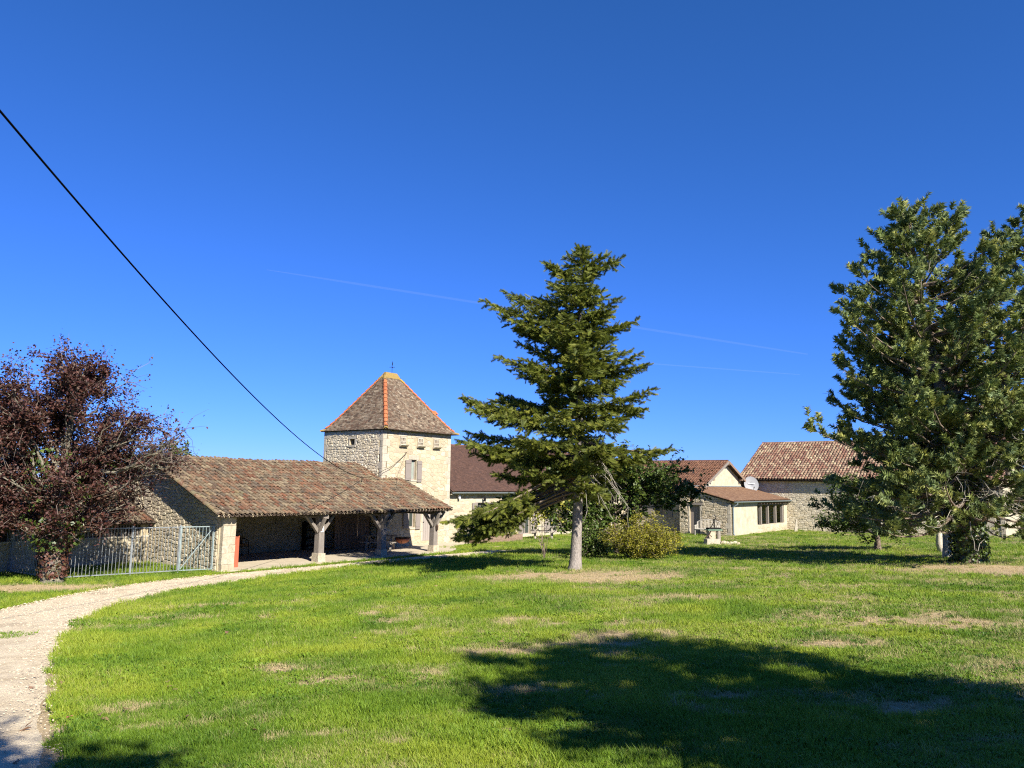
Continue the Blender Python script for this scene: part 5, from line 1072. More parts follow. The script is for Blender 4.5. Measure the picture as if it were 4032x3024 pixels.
def build_pine():
    rs = np.random.default_rng(8); base = (15.6, 26.6, zt(15.6, 26.6) - 0.03); t = thing('pine_tree', 'big blue-green pine with ivy climbing its thick dark trunk', 'tree', base); t.scale = (0.97, 0.97, 0.955)
    leaders = [[(0, 0, -0.2), (0, 0, 1.2), (-0.1, 0, 3.2), (-0.55, 0.1, 6.0), (-1.1, 0.1, 9.2), (-1.5, 0, 12.9)], [(-0.05, 0, 2.6), (0.05, 0.2, 5.0), (0.1, 0.5, 7.6), (0.2, 0.5, 10.4)], [(0.05, 0, 2.9), (0.8, -0.1, 5.0), (2.1, -0.2, 8.0), (3.2, -0.2, 12.3)], [(0.0, 0.1, 3.4), (-0.3, 1.2, 6.0), (-0.4, 2.0, 8.8)]]
    tb = MB(); tb.tube([leaders[0][0], (0, 0, 0.12), (0, 0, 0.5)], [0.6, 0.5, 0.43], 12); R0 = [[0.46, 0.40, 0.34, 0.22, 0.12, 0.02], [0.2, 0.17, 0.11, 0.02], [0.22, 0.17, 0.11, 0.02], [0.2, 0.13, 0.02]]
    for P, r in zip(leaders, R0): tb.tube(resample(np.array(P, float), 12), np.interp(np.linspace(0, 1, 12), np.linspace(0, 1, len(r)), r), 9)
    LHt = [1.2, 2.2, 2.8, 4.1, 5.0, 6.1, 7.4, 7.9, 8.9, 10, 11.3, 12.1, 12.6]; LLt = [2.6, 5.8, 6.1, 5.9, 5.3, 5.1, 5.6, 4.8, 4.3, 3.4, 2.5, 1.9, 1.2]
    RHt = [1.2, 3, 5, 7, 8.5, 9.5, 10.5, 11.7, 12.8]; RLt = [2.0, 4.6, 5.0, 4.7, 3.9, 2.9, 1.9, 0.6, -0.9]; RL2 = [2.0, 4.6, 5.2, 5.0, 4.9, 4.7, 4.4, 4.0, 3.5]
    br = MB(); dead = MB(); SP = []; SD = []; SS = []
    for li, P in enumerate(leaders):
        Q = resample(np.array(P, float), 40); z0 = 1.7 if li == 0 else Q[0, 2] + 0.8; z = z0; az = rs.random() * 6
        while z < Q[-1, 2] - 0.15:
            i = int(np.argmin(abs(Q[:, 2] - z))); p0 = Q[i]; az += 2.399 + rs.normal() * 0.4; c = math.cos(az); l = max(np.interp(z + 0.3, LHt, LLt) + p0[0], 0.5); r = max(np.interp(z + 0.3, RHt, RL2 if li == 2 else RLt) - p0[0], 0.45); l = min(l, 2.0) if li == 2 and z > 8.5 else l; av = min(0.5 * (l + r), 4.0)
            L = ((l if c < 0 else r) * c * c + av * (1 - c * c)) * rs.choice([0.55, 0.7, 0.82, 0.93]); L = min(L, (Q[-1, 2] - z) * 0.72 + 0.42); up = np.interp(z, [1.5, 3, 6, 10, 12.5], [-0.32, -0.12, 0.10, 0.32, 0.5]) + rs.normal() * 0.1
            d = np.array([c, math.sin(az), 0]); n = 9; q = np.linspace(0, 1, n); B = p0 + d * (L * q)[:, None]; B[:, 2] += (up * q + 0.16 * q ** 2 - 0.10 * np.sin(q * 3.1)) * L; B[1:] += np.cumsum(rs.normal(size=(n - 1, 3)) * 0.028 * L ** 0.5, 0); B[:, 2] = np.maximum(B[:, 2], 0.95)
            br.tube(B, np.linspace(0.018 + 0.014 * L, 0.008, n), 5, cap=False); s = 0.3 * L if z > 2.8 else 0.4 * L; sd = np.array([-d[1], d[0], 0])
            while s < L:
                f = s / L * (n - 1); k = min(int(f), n - 2); p = B[k] * (1 - f + k) + B[k + 1] * (f - k); bd = B[k + 1] - B[k]; bd /= np.linalg.norm(bd); sg = rs.choice([-1, 1]); sl = rs.uniform(0.3, 0.55 + 0.22 * (L - s)); td = bd * rs.uniform(0.5, 0.9) + sd * sg * rs.uniform(0.5, 0.9) + np.array([0, 0, rs.uniform(0.0, 0.45)]); td /= np.linalg.norm(td); e = p + td * sl + [0, 0, 0.1 * sl]
                br.tube([p, (p + e) / 2 + rs.normal(size=3) * 0.03, e], [0.012, 0.009, 0.006], 4, cap=False)
                if rs.random() < (0.94 if z > 3.4 else 0.86):
                    for w_ in np.arange(0.35, 1.01, 0.22 / max(sl, 0.3)): SP.append(p + (e - p) * w_); SD.append(td + [0, 0, 0.35] + rs.normal(size=3) * 0.35); SS.append(rs.uniform(0.26, 0.36))
                    for w_ in range(2):
                        e2 = e + rs.normal(size=3) * 0.13; SP.append(e2); SD.append(td + [0, 0, 0.5] + rs.normal(size=3) * 0.4); SS.append(rs.uniform(0.28, 0.40))
                else:
                    for w_ in range(3): e2 = e + rs.normal(size=3) * 0.22 - [0, 0, 0.1]; dead.tube([e, (e + e2) / 2 + rs.normal(size=3) * 0.04, e2], [0.008, 0.006, 0.004], 3, cap=False)
                s += 0.33
            for k in range(4): SP.append(B[-1] + rs.normal(size=3) * 0.1); SD.append(B[-1] - B[-3] + rs.normal(size=3) * 0.1); SS.append(rs.uniform(0.30, 0.42))
            z += (0.09 if li == 0 else 0.135) * (0.7 if z < 4.2 else 1.0 if z < 9.5 else 0.75)
    for k in range(110):      # bare lower limbs
        h = rs.uniform(1.6, 5.0); az = rs.random() * 6.283; L = rs.uniform(1.0, 3.4); q = np.linspace(0, 1, 7); P = np.array([0, 0, h]) + np.array([math.cos(az), math.sin(az), 0]) * (L * q)[:, None]; P[:, 2] += (rs.normal() * 0.12 * q - 0.22 * q ** 2) * L; P[1:] += np.cumsum(rs.normal(size=(6, 3)) * 0.05, 0); P[:, 2] = np.maximum(P[:, 2], 0.7); dead.tube(P, np.linspace(0.022, 0.006, 7), 4, cap=False)
        for j in range(4): i = rs.integers(2, 7); e = P[i] + rs.normal(size=3) * 0.3; dead.tube([P[i], (P[i] + e) / 2 + rs.normal(size=3) * 0.05, e], [0.009, 0.007, 0.004], 3, cap=False)
    tb.build('trunk', 'bark_brown', t, smooth=True); br.build('branches', 'bark_brown', t); dead.build('dead_branches', 'twig_grey', t)
    SP = np.array(SP); SD = np.array(SD); SS = np.array(SS); n = len(SP); idx = rs.integers(0, 3, n); parts = []
    for k in range(3):
        m = idx == k; tv, tf = tuft_template(40, k); parts.append(scatter(tv, tf, frames(SD[m], None, rs.random(m.sum()) * 6) * SS[m][:, None, None], SP[m], rs.random(m.sum())))
    crown_obj(t, 'crown', parts, 'needle_pine')
    Q0 = np.array(leaders[0], float); fn = lambda z: np.array([np.interp(z, Q0[:, 2], Q0[:, 0]), 0.0, z]); ivy(t, 'ivy', fn, 0.05, 5.2, lambda z: np.interp(z, [0, 1.2, 2.2, 3.5, 5.2], [0.50, 0.46, 0.62, 0.5, 0.3]), 5200, 0.11, 'leaf_ivy', rs)
    return n
build_pine()

# ---- plum tree on the left
def build_plum():
    PXY = W(-5.75, 0.85); bz = zt(*PXY) - 0.03; q_ = 1.23
    lobes = [(0.0, 0.3, 4.3, 2.3, 1.9, 2.1), (-2.3, 0.3, 3.7, 2.2, 1.8, 1.9), (1.9, 0.4, 3.5, 1.7, 1.5, 1.3), (0.2, 0.0, 2.2, 2.1, 1.6, 1.1), (-2.0, -0.1, 2.1, 1.9, 1.5, 1.0), (0.1, 0.2, 5.6, 1.2, 1.0, 0.9), (2.7, 0.4, 3.0, 0.9, 0.9, 0.6)]
    lobes = [tuple(v * q_ for v in l) for l in lobes]
    ex = {'bare': lambda P: np.clip((P[:, 0] - 1.2) / 2.4, 0, 0.95)}
    t, TP, P = broadleaf('plum_tree', 'purple-leaved plum tree with lichened trunk beside the metal fence', (PXY[0], PXY[1], bz), 7.9, lobes, 85000, 0.10, 'leaf_plum', 'bark_lichen', 0.29, 15, n_cl=300, spread=0.52, crown_from=0.2, trunk_to=(0.1, 0.2, 5.4), bare=0.95, twigmat='twig_plum', extra=ex, kids=7, shell=0.5)
    rs = np.random.default_rng(4); fn = lambda z: np.array([0.01 * z, 0.0, z]); ivy(t, 'ivy', fn, 0.25, 4.2, lambda z: np.interp(z, [0, 1, 2, 4.2], [0.34, 0.36, 0.5, 0.4]), 2200, 0.09, 'leaf_ivy_red', rs); ivy(t, 'green_ivy', fn, 1.1, 4.4, lambda z: np.interp(z, [0, 1, 2, 4.4], [0.4, 0.5, 0.75, 0.85]), 800, 0.12, 'leaf_ivy', rs)
build_plum()
# ---- broadleaf tree, shrub and others
z_ = zt(4.8, 34.6)
broadleaf('lime_tree', 'dense dark green broadleaf tree growing behind the fir', (4.8, 34.6, z_ - 0.03), 5.2, [(0.2, 0, 3.2, 2.5, 1.8, 1.7), (2.3, 0.2, 3.1, 1.5, 1.3, 1.2), (-2.1, 0, 3.0, 2.1, 1.5, 1.5), (-0.5, -0.3, 1.4, 2.1, 1.3, 0.9), (-2.6, -0.2, 1.9, 1.2, 1.1, 0.9)], 27000, 0.155, 'leaf_green', 'bark_brown', 0.17, 23, n_cl=210, spread=0.34, kids=6, shell=0.4)
def yellow_spray():
    rs = np.random.default_rng(3); p = (1.4, 32.0); t = thing('yellow_sapling', 'young sapling with bright yellow leaves below the fir branches', 'sapling', (p[0], p[1], zt(*p) - 0.02)); m = MB(); E = []
    for k in range(7):
        e = np.array([rs.normal() * 0.35, rs.normal() * 0.3, rs.uniform(1.9, 2.5)]); C = curve((0, 0, 0), e, 0.0, 6, rs, 0.03); m.tube(C, np.linspace(0.016, 0.004, 6), 4, cap=False); E.append(C)
    m.build('stem', 'bark_brown', t); E = np.array(E); n = 420; i = rs.integers(0, 7, n); j = rs.integers(4, 6, n); P = E[i, j] + rs.normal(size=(n, 3)) * [0.18, 0.18, 0.16]; crown_obj(t, 'crown', [leaf_tri(P, 0.14, rs, 0.3)], 'leaf_yellow')
yellow_spray()
def build_shrub(name, label, x, y, rx, ry, h, n, leaf, lm, seed, stems=150):
    rs = np.random.default_rng(seed); t = thing(name, label, 'shrub', (x, y, zt(x, y) - 0.02)); m = MB(); E = []
    for k in range(stems):
        a = rs.random() * 6.283; r = rs.random() ** 0.5; e = np.array([math.cos(a) * r * rx, math.sin(a) * r * ry, h * (1 - 0.55 * r ** 2.2) * rs.uniform(0.55, 1.05)]); b = np.array([e[0] * 0.3, e[1] * 0.3, -0.02]); C = curve(b, e, 0.06, 6, rs, 0.03); m.tube(C, np.linspace(0.012, 0.003, 6), 3, cap=False); E.append(C)
        for q in range(4): i = rs.integers(2, 6); e2 = C[i] + rs.normal(size=3) * [0.2, 0.2, 0.16]; D = curve(C[i], e2, 0.02, 6, rs, 0.05); m.tube(D, np.linspace(0.006, 0.002, 6), 3, cap=False); E.append(D)
    m.build('stem', 'twig_plum', t); E = np.array(E); i = rs.integers(0, len(E), n); j = rs.integers(2, 6, n); P = E[i, j] + rs.normal(size=(n, 3)) * 0.055; P = P[P[:, 2] > 0.1]; crown_obj(t, 'crown', [leaf_tri(P, leaf, rs, 0.0)], lm)
build_shrub('garden_shrub', 'rounded yellow-green shrub on the lawn behind the fir trunk', 5.25, 31.0, 1.62, 1.2, 1.75, 22000, 0.065, 'leaf_lime', 5)
build_shrub('ground_shrub', 'low dark green shrub in the bed behind the fir trunk', 3.25, 32.0, 0.8, 0.6, 1.15, 2600, 0.11, 'leaf_green', 6, 40)

def birch(x, y, lean, seed, label):
    z = zt(x, y) - 0.03
    t, TP, P = broadleaf('birch_tree', label, (x, y, z), 5.5, [(lean[0], lean[1], 3.6, 1.6, 1.5, 1.6), (lean[0] - 1.2, lean[1], 2.6, 1.2, 1.1, 1.0)], 6500, 0.10, 'leaf_green', 'bark_birch', 0.15, seed, n_cl=60, spread=0.34, trunk_to=(lean[0], lean[1], 4.4), group='birches behind the pine')
birch(18.9, 34.2, (-0.55, 0.0), 31, 'leaning white-barked birch behind the ivy-covered pine trunk'); birch(16.75, 30.0, (-0.2, 0.1), 32, 'upright white-barked birch close beside the ivy-covered pine trunk')
def hazel(x, y, lb, lobes, n, seed, leaf=0.12, h=4.2, mt='leaf_green'):
    broadleaf('broadleaf_tree', lb, (x, y, zt(x, y) - 0.03), h, lobes, n, leaf, mt, 'bark_brown', 0.14, seed, n_cl=110, spread=0.36, kids=5, shell=0.42)
hazel(17.3, 36.8, 'bushy olive-green tree between the barn doors and the pine', [(0, 0, 1.9, 2.1, 1.5, 1.5), (-0.5, 0, 3.0, 1.7, 1.3, 1.2), (1.9, 0, 2.3, 1.7, 1.3, 1.3), (-1.6, 0, 1.7, 1.3, 1.1, 1.0)], 16000, 41)
hazel(-26.0, 60.0, 'green tree top showing over the left end of the shed ridge', [(0, 0, 5.2, 1.6, 1.5, 1.3), (-2.5, 0, 4.6, 2.2, 1.6, 1.5), (-5.5, 0, 4.2, 2.2, 1.6, 1.5)], 7000, 42, 0.2, 6.5)
hazel(42.5, 64.0, 'dark tree beyond the right end of the barn', [(0, 0, 3.2, 3.0, 2.0, 2.6), (3.0, 0, 3.4, 2.6, 2.0, 2.6)], 9000, 43, 0.22, 6.0)
# shade trees standing beside and behind the viewpoint
def shade(x, y, lb, lobes, n, seed, h, r):
    broadleaf('shade_tree', lb, (x, y, zt(x, y) - 0.03), h, lobes, n, 0.13, 'leaf_green', 'bark_brown', r, seed, n_cl=200, spread=0.36, kids=5, shell=0.45)
shade(6.3, 1.0, 'broad leafy tree that shades the near lawn on the right', [(0.0, 0.0, 3.9, 1.9, 1.9, 1.5), (0.0, 0.0, 5.6, 2.0, 1.9, 1.5), (1.2, 0.9, 6.4, 1.5, 1.4, 1.2), (1.3, 0.9, 4.2, 1.3, 1.3, 1.3)], 46000, 51, 7.8, 0.22)
shade(0.45, -1.35, 'leafy tree behind the viewpoint that shades the path edge', [(0.0, -0.1, 6.1, 0.75, 0.75, 0.6), (1.5, -0.5, 6.1, 0.7, 0.7, 0.55), (0.7, -0.5, 5.2, 0.9, 0.8, 0.6)], 9000, 52, 6.8, 0.14)
# ------------------------------------------------------------------ things on the ground and on the walls
def fence_run(pts, label, post_every, gate=False, h=1.62, bars=0.115, braces=False, mat_='steel_grey', name='bar_fence', cat='fence', end_posts=True):
    p = np.array(pts[0], float); q = np.array(pts[1], float); L = np.linalg.norm(q - p); d = (q - p) / L; zb = [zt(*p), zt(*q)]
    t = thing(name, label, cat, (p[0], p[1], 0), math.atan2(d[1], d[0]))
    def z(s): return zb[0] + (zb[1] - zb[0]) * s / L + 0.08
    for (zz, nm) in ((0.0, 'rail'), (h - 0.05, 'rail')):
        m = MB(); m.beam((0, 0, z(0) + zz), (L, 0, z(L) + zz), 0.03, 0.035); m.build(nm, mat_, t)
    n = int(L / bars)
    for k in range(n):
        s = (k + 0.5) * L / n; m = MB(); m.tube([(s, 0, z(s) + 0.017), (s, 0, z(s) + h - 0.067)], 0.0105, 5); m.build('bar', mat_, t)
    ps = np.arange(0, L + 0.01, post_every) if end_posts else np.arange(post_every, L - 0.5, post_every)
    for s in ps: m = MB(); m.box(s - 0.03, s + 0.03, 0.02, 0.08, zb[0] + (zb[1] - zb[0]) * s / L - 0.2, z(s) + h + 0.02); m.build('post', 'steel_grey', t)
    if gate:
        m = MB(); m.beam((0.05, -0.03, z(0.05) + 0.05), (L - 0.05, -0.03, z(L) + h - 0.08), 0.02, 0.028); m.build('brace', mat_, t)
        for s in (0.02, L - 0.02): m = MB(); m.box(s - 0.02, s + 0.02, -0.02, 0.02, z(s), z(s) + h - 0.03); m.build('stile', mat_, t)
        m = MB(); m.box(L - 0.02, L + 0.12, -0.015, 0.015, z(L) + 0.7, z(L) + 0.74); m.build('hinge', mat_, t)
C1 = tuple(W(-5.5, 1.4)); C2 = tuple(W(-1.55, 0.6)); C3 = tuple(W(-0.42, 0.2))
fence_run((C1, C2), 'grey metal bar fence between the plum tree and the gate', 2.4)
fence_run((C2, C3), 'teal-edged metal bar gate with diagonal brace beside the stone pier', 9, gate=True, mat_='steel_teal', name='bar_gate', cat='gate')
fence_run((tuple(W(-5.8, 9.5)), C1), 'grey metal bar fence running back to the left of the plum tree', 2.4, end_posts=False)

def picnic(x, y, rz, label, L=1.75, mt='wood_pale'):
    t = thing('picnic_table', label, 'table', (x, y, max(zt(x, y), 0.0) + 0.002), rz)
    for k in range(5): m = MB(); y0 = -0.37 + 0.15 * k; m.box(-L / 2, L / 2, y0, y0 + 0.138, 0.70, 0.74); m.build('plank', mt, t)
    for sg in (-1, 1):
        for k in range(2): m = MB(); y0 = sg * 0.72 + (k - 1) * 0.135; m.box(-L / 2, L / 2, y0, y0 + 0.125, 0.42, 0.455); m.build('seat_plank', mt, t)
    for s in (-L / 2 + 0.28, L / 2 - 0.28):
        for sg in (-1, 1): m = MB(); m.beam((s, sg * 0.66, 0.0), (s, sg * 0.22, 0.70), 0.05, 0.1, (1, 0, 0)); m.build('leg', mt, t)
        m = MB(); m.beam((s + 0.05, -0.84, 0.375), (s + 0.05, 0.84, 0.375), 0.045, 0.09); m.build('crossbar', mt, t); m = MB(); m.beam((s, 0, 0.66), (s * 0.25, 0, 0.36), 0.045, 0.07, (0, 1, 0)); m.build('brace', mt, t)
        m = MB(); m.beam((s + 0.05, -0.35, 0.66), (s + 0.05, 0.35, 0.66), 0.045, 0.08); m.build('batten', mt, t)
picnic(-6.45, 39.0, 0.02, 'weathered picnic table on the paving behind the middle shed post')
picnic(2.1, 49.0, 0.0, 'weathered picnic table on the grass before the farmhouse wall', 1.6)

def brazier():
    x, y = -5.45, 39.75; t = thing('fire_bowl', 'copper-coloured fire bowl on thin legs beside the shaded picnic table', 'fire bowl', (x, y, 0.0)); n = 18; v = []; f = []
    prof = [(0.05, 0.28), (0.2, 0.31), (0.33, 0.40), (0.40, 0.55), (0.38, 0.55), (0.3, 0.42), (0.04, 0.33)]
    for r, z in prof: v += [(math.cos(6.2832 * j / n) * r, math.sin(6.2832 * j / n) * r, z) for j in range(n)]
    for i in range(len(prof) - 1): f += [(i * n + j, i * n + (j + 1) % n, (i + 1) * n + (j + 1) % n, (i + 1) * n + j) for j in range(n)]
    f += [tuple(range(n))[::-1]]; m = MB(); m.add(v, f); m.build('bowl', 'copper', t, smooth=True)
    for a in (0.5, 2.6, 4.7): m = MB(); m.tube([(math.cos(a) * 0.34, math.sin(a) * 0.34, 0.42), (math.cos(a) * 0.42, math.sin(a) * 0.42, 0.0)], 0.012, 5); m.build('leg', 'iron_black', t)
    m = MB(); m.tube([(math.cos(a) * 0.38, math.sin(a) * 0.38, 0.57) for a in np.linspace(0, 6.2832, 20)], 0.014, 5); m.build('rim', 'iron_black', t); m = MB(); m.box(-0.34, 0.34, -0.26, 0.26, 0.585, 0.6); m.build('grill', 'iron_rust', t)
    m = MB(); m.tube([(0.39, -0.05, 0.48), (0.46, -0.05, 0.47), (0.46, 0.05, 0.47), (0.39, 0.05, 0.48)], 0.01, 5); m.build('handle', 'iron_black', t)
brazier()

def shed_bench():
    p = W(3.1, 4.45); t = thing('garden_bench', 'black wrought-iron seat with cushions against the shed back wall', 'bench', (p[0], p[1], 0.002), PHI); L = 0.72
    m = MB()
    for s in (-L, L): m.tube([(s, 0.25, 0), (s, 0.27, 0.5), (s, 0.33, 0.98), (s, 0.34, 1.1)], 0.017, 6); m.tube([(s, 0.3, 0.72), (s, 0.1, 0.74), (s, -0.2, 0.66), (s, -0.24, 0.5), (s, -0.25, 0.0)], 0.017, 6)
    m.tube([(-L, 0.33, 1.0), (-L * 0.5, 0.34, 1.06), (0, 0.34, 1.08), (L * 0.5, 0.34, 1.06), (L, 0.33, 1.0)], 0.015, 6); m.tube([(-L, 0.29, 0.62), (L, 0.29, 0.62)], 0.012, 5); m.tube([(-L, -0.24, 0.42), (L, -0.24, 0.42)], 0.014, 5); m.tube([(-L, 0.27, 0.42), (L, 0.27, 0.42)], 0.014, 5); m.build('frame', 'iron_black', t)
    for k in range(9):
        x = -L + (k + 1) * 2 * L / 10; m = MB(); m.tube([(x, 0.29, 0.62), (x + 0.05, 0.31, 0.75), (x - 0.05, 0.32, 0.88), (x, 0.33, 1.03)], 0.008, 4); m.build('scroll', 'iron_black', t)
    m = MB(); m.box(-L + 0.03, L - 0.03, -0.24, 0.26, 0.43, 0.52); m.build('seat_cushion', 'cloth_ochre', t)
    for x in (-0.45, 0.0, 0.4): m = MB(); m.hexa([(x - 0.2, 0.1, 0.525), (x + 0.2, 0.1, 0.525), (x + 0.2, 0.22, 0.525), (x - 0.2, 0.22, 0.525), (x - 0.19, 0.22, 0.88), (x + 0.19, 0.22, 0.88), (x + 0.19, 0.28, 0.88), (x - 0.19, 0.28, 0.88)]); m.build('pillow', 'cloth_brown', t)
    p = W(2.8, 4.4); c = thing('storage_crate', 'dark crate pushed under the wrought-iron seat in the shed', 'crate', (p[0], p[1], 0.002), PHI); m = MB(); m.box(-0.35, 0.35, -0.15, 0.15, 0, 0.34); m.build('body', 'cloth_brown', c); m = MB(); m.box(-0.36, 0.36, -0.16, 0.16, 0.341, 0.37); m.build('lid', 'wood_dark', c)
shed_bench()
def red_board():
    p = W(0.72, 0.5); t = thing('red_board', 'narrow rust red board standing upright beside the stone pier', 'board', (p[0], p[1], 0.0), PHI); m = MB(); m.hexa([(-0.13, -0.03, 0), (0.13, -0.03, 0), (0.13, 0.03, 0), (-0.13, 0.03, 0), (-0.12, 0.0, 1.18), (0.14, 0.0, 1.18), (0.14, 0.06, 1.18), (-0.12, 0.06, 1.18)]); m.build('panel', 'paint_red', t)
    m = MB(); m.hexa([(-0.12, -0.038, 1.13), (0.14, -0.008, 1.13), (0.14, 0.066, 1.13), (-0.12, 0.066, 1.13), (-0.12, -0.008, 1.2), (0.15, -0.008, 1.2), (0.15, 0.068, 1.2), (-0.12, 0.068, 1.2)]); m.build('top_rail', 'paint_red', t)
red_board()
def rack():
    p = W(7.75, 4.85); t = thing('wine_rack', 'black slatted metal rack against the shed back wall', 'rack', (p[0], p[1], 0.0), PHI)
    for x in (-0.4, 0.4): m = MB(); m.box(x - 0.02, x + 0.02, -0.15, 0.15, 0, 1.35); m.build('upright', 'iron_black', t)
    for z in (0.2, 0.55, 0.9, 1.25): m = MB(); m.box(-0.38, 0.38, -0.15, 0.15, z, z + 0.03); m.build('shelf', 'iron_black', t)
    for k in range(10): m = MB(); x = -0.36 + 0.08 * k; m.box(x - 0.008, x + 0.008, -0.158, -0.151, 0.02, 1.34); m.build('slat', 'iron_black', t)
rack()
def post_sign():
    p = W(4.376 + 0.0, -0.153); t = thing('warning_sign', 'small white and red warning sign on the nearest shed post', 'sign', (p[0], p[1], 1.38), PHI); m = MB(); m.box(-0.085, 0.085, -0.006, 0.0, -0.15, 0.15); m.build('plate', 'sign_white', t)
    m = MB()
    for z, n in ((0.105, 5), (-0.095, 5)):
        for k in range(n): x = -0.07 + k * 0.029; m.box(x, x + 0.019, -0.009, -0.0065, z - 0.022, z + 0.022)
    m.build('lettering', 'sign_red', t); m = MB(); m.prism([(-0.035, -0.0066, 0.04), (0.045, -0.0066, 0.035), (0.02, -0.0066, 0.0), (0.0, -0.0066, -0.04), (-0.005, -0.0066, 0.005)], (0, -0.0025, 0)); m.build('pictogram', 'iron_black', t)
post_sign()
def post_lantern():
    p = W(11.442 + 0.02, -0.2); t = thing('post_lantern', 'rusty iron lantern hanging on the shed post nearest the tower door', 'lantern', (p[0], p[1], 1.02), PHI); m = MB(); m.tube([(0, 0.08, 0.42), (0, 0, 0.44), (0, 0, 0.3)], 0.01, 5); m.build('hook', 'iron_rust', t); m = MB(); m.tube([(0, 0, 0.3), (0, 0, 0.2)], [0.02, 0.085], 8); m.tube([(0, 0, 0.2), (0, 0, 0.04), (0, 0, 0)], [0.075, 0.06, 0.03], 8); m.build('body', 'iron_rust', t)
post_lantern()
def rope():
    p = W(7.0, 0.6); m = MB(); m.tube([(0, 0, 1.95), (0.02, 0, 1.5), (-0.01, 0, 1.25), (0.03, 0.01, 1.02), (0.0, 0, 0.9), (0.04, 0, 1.05)], 0.012, 5); o = m.build('hanging_rope', 'cable_buff', None, loc=(p[0], p[1], 0)); tag(o, 'frayed rope hanging from the shed beam between two posts', 'rope')
rope()
def planter():
    p0 = W(16.9, 1.7); t = thing('timber_planter', 'raised timber-sleeper planter before the farmhouse door', 'planter', (p0[0], p0[1], zt(*p0) - 0.05), PHI); L, D, H = 4.3, 0.95, 0.42
    for k in range(2):
        for (a, b, c, d) in ((0, L, 0, 0.1), (0, L, D - 0.1, D), (0, 0.1, 0.1, D - 0.1), (L - 0.1, L, 0.1, D - 0.1)): m = MB(); m.box(a, b, c, d, k * 0.205, k * 0.205 + 0.2); m.build('sleeper', 'wood_brown', t)
    m = MB(); m.box(0.1, L - 0.1, 0.1, D - 0.1, 0.02, 0.34); m.build('soil', 'wood_dark', t)
    rs = np.random.default_rng(2); n = 900; P = np.column_stack([rs.uniform(0.1, L - 0.1, n), rs.uniform(0.12, D - 0.12, n), 0.36 + rs.random(n) ** 2 * 0.3]); crown_obj(t, 'herbs', [leaf_tri(P, 0.09, rs, -0.2)], 'leaf_lime')
planter()
def chair():
    x, y = 0.1, 50.6; t = thing('garden_chair', 'dark blue-grey wooden armchair by the farmhouse wall', 'chair', (x, y, zt(x, y)), 0.3)
    for sx in (-0.27, 0.27):
        m = MB(); m.box(sx - 0.03, sx + 0.03, -0.28, -0.22, 0, 0.62); m.build('leg', 'iron_black', t); m = MB(); m.box(sx - 0.03, sx + 0.03, 0.22, 0.28, 0, 0.95); m.build('leg', 'iron_black', t); m = MB(); m.box(sx - 0.04, sx + 0.04, -0.3, 0.215, 0.625, 0.655); m.build('armrest', 'iron_black', t)
    m = MB(); m.box(-0.24, 0.24, -0.27, 0.215, 0.40, 0.44); m.build('seat', 'iron_black', t); m = MB(); m.box(-0.24, 0.24, 0.23, 0.26, 0.85, 0.95); m.build('top_rail', 'iron_black', t)
    for k in range(5): m = MB(); xx = -0.2 + 0.1 * k; m.box(xx - 0.02, xx + 0.02, 0.235, 0.255, 0.45, 0.845); m.build('slat', 'iron_black', t)
chair()
def white_bench():
    p = W(34.4, -4.5); t = thing('spindle_bench', 'pale wooden spindle-back bench with arched top rail by the board door', 'bench', (p[0], p[1], zt(*p) - 0.01), PHI - math.pi / 2); L = 0.82
    m = MB(); m.box(-L, L, -0.25, 0.22, 0.42, 0.46); m.build('seat', 'paint_white', t); m = MB(); m.tube([(-L, 0.26, 0.92), (-L * 0.6, 0.27, 1.04), (0, 0.28, 1.1), (L * 0.6, 0.27, 1.04), (L, 0.26, 0.92)], 0.03, 6); m.build('top_rail', 'paint_white', t)
    for k in range(15): x = -L + (k + 1) * 2 * L / 16; zt2 = 1.09 - 0.17 * (x / L) ** 2; m = MB(); m.tube([(x, 0.2, 0.46), (x, 0.26, zt2 - 0.03)], 0.014, 5); m.build('spindle', 'paint_white', t)
    for sx in (-L, L):
        m = MB(); m.tube([(sx * 0.98, -0.22, 0), (sx * 0.98, -0.2, 0.66)], 0.028, 6); m.build('leg', 'paint_white', t); m = MB(); m.tube([(sx * 1.0, 0.16, 0), (sx * 1.0, 0.2, 0.5), (sx * 1.02, 0.27, 0.95)], 0.028, 6); m.build('leg', 'paint_white', t); m = MB(); m.beam((sx * 0.99, -0.27, 0.68), (sx * 1.0, 0.22, 0.7), 0.06, 0.03); m.build('armrest', 'paint_white', t)
        for k in range(4): y = -0.14 + 0.09 * k; m = MB(); m.tube([(sx * 0.98, y, 0.46), (sx * 0.99, y, 0.67)], 0.011, 5); m.build('spindle', 'paint_white', t)
white_bench()
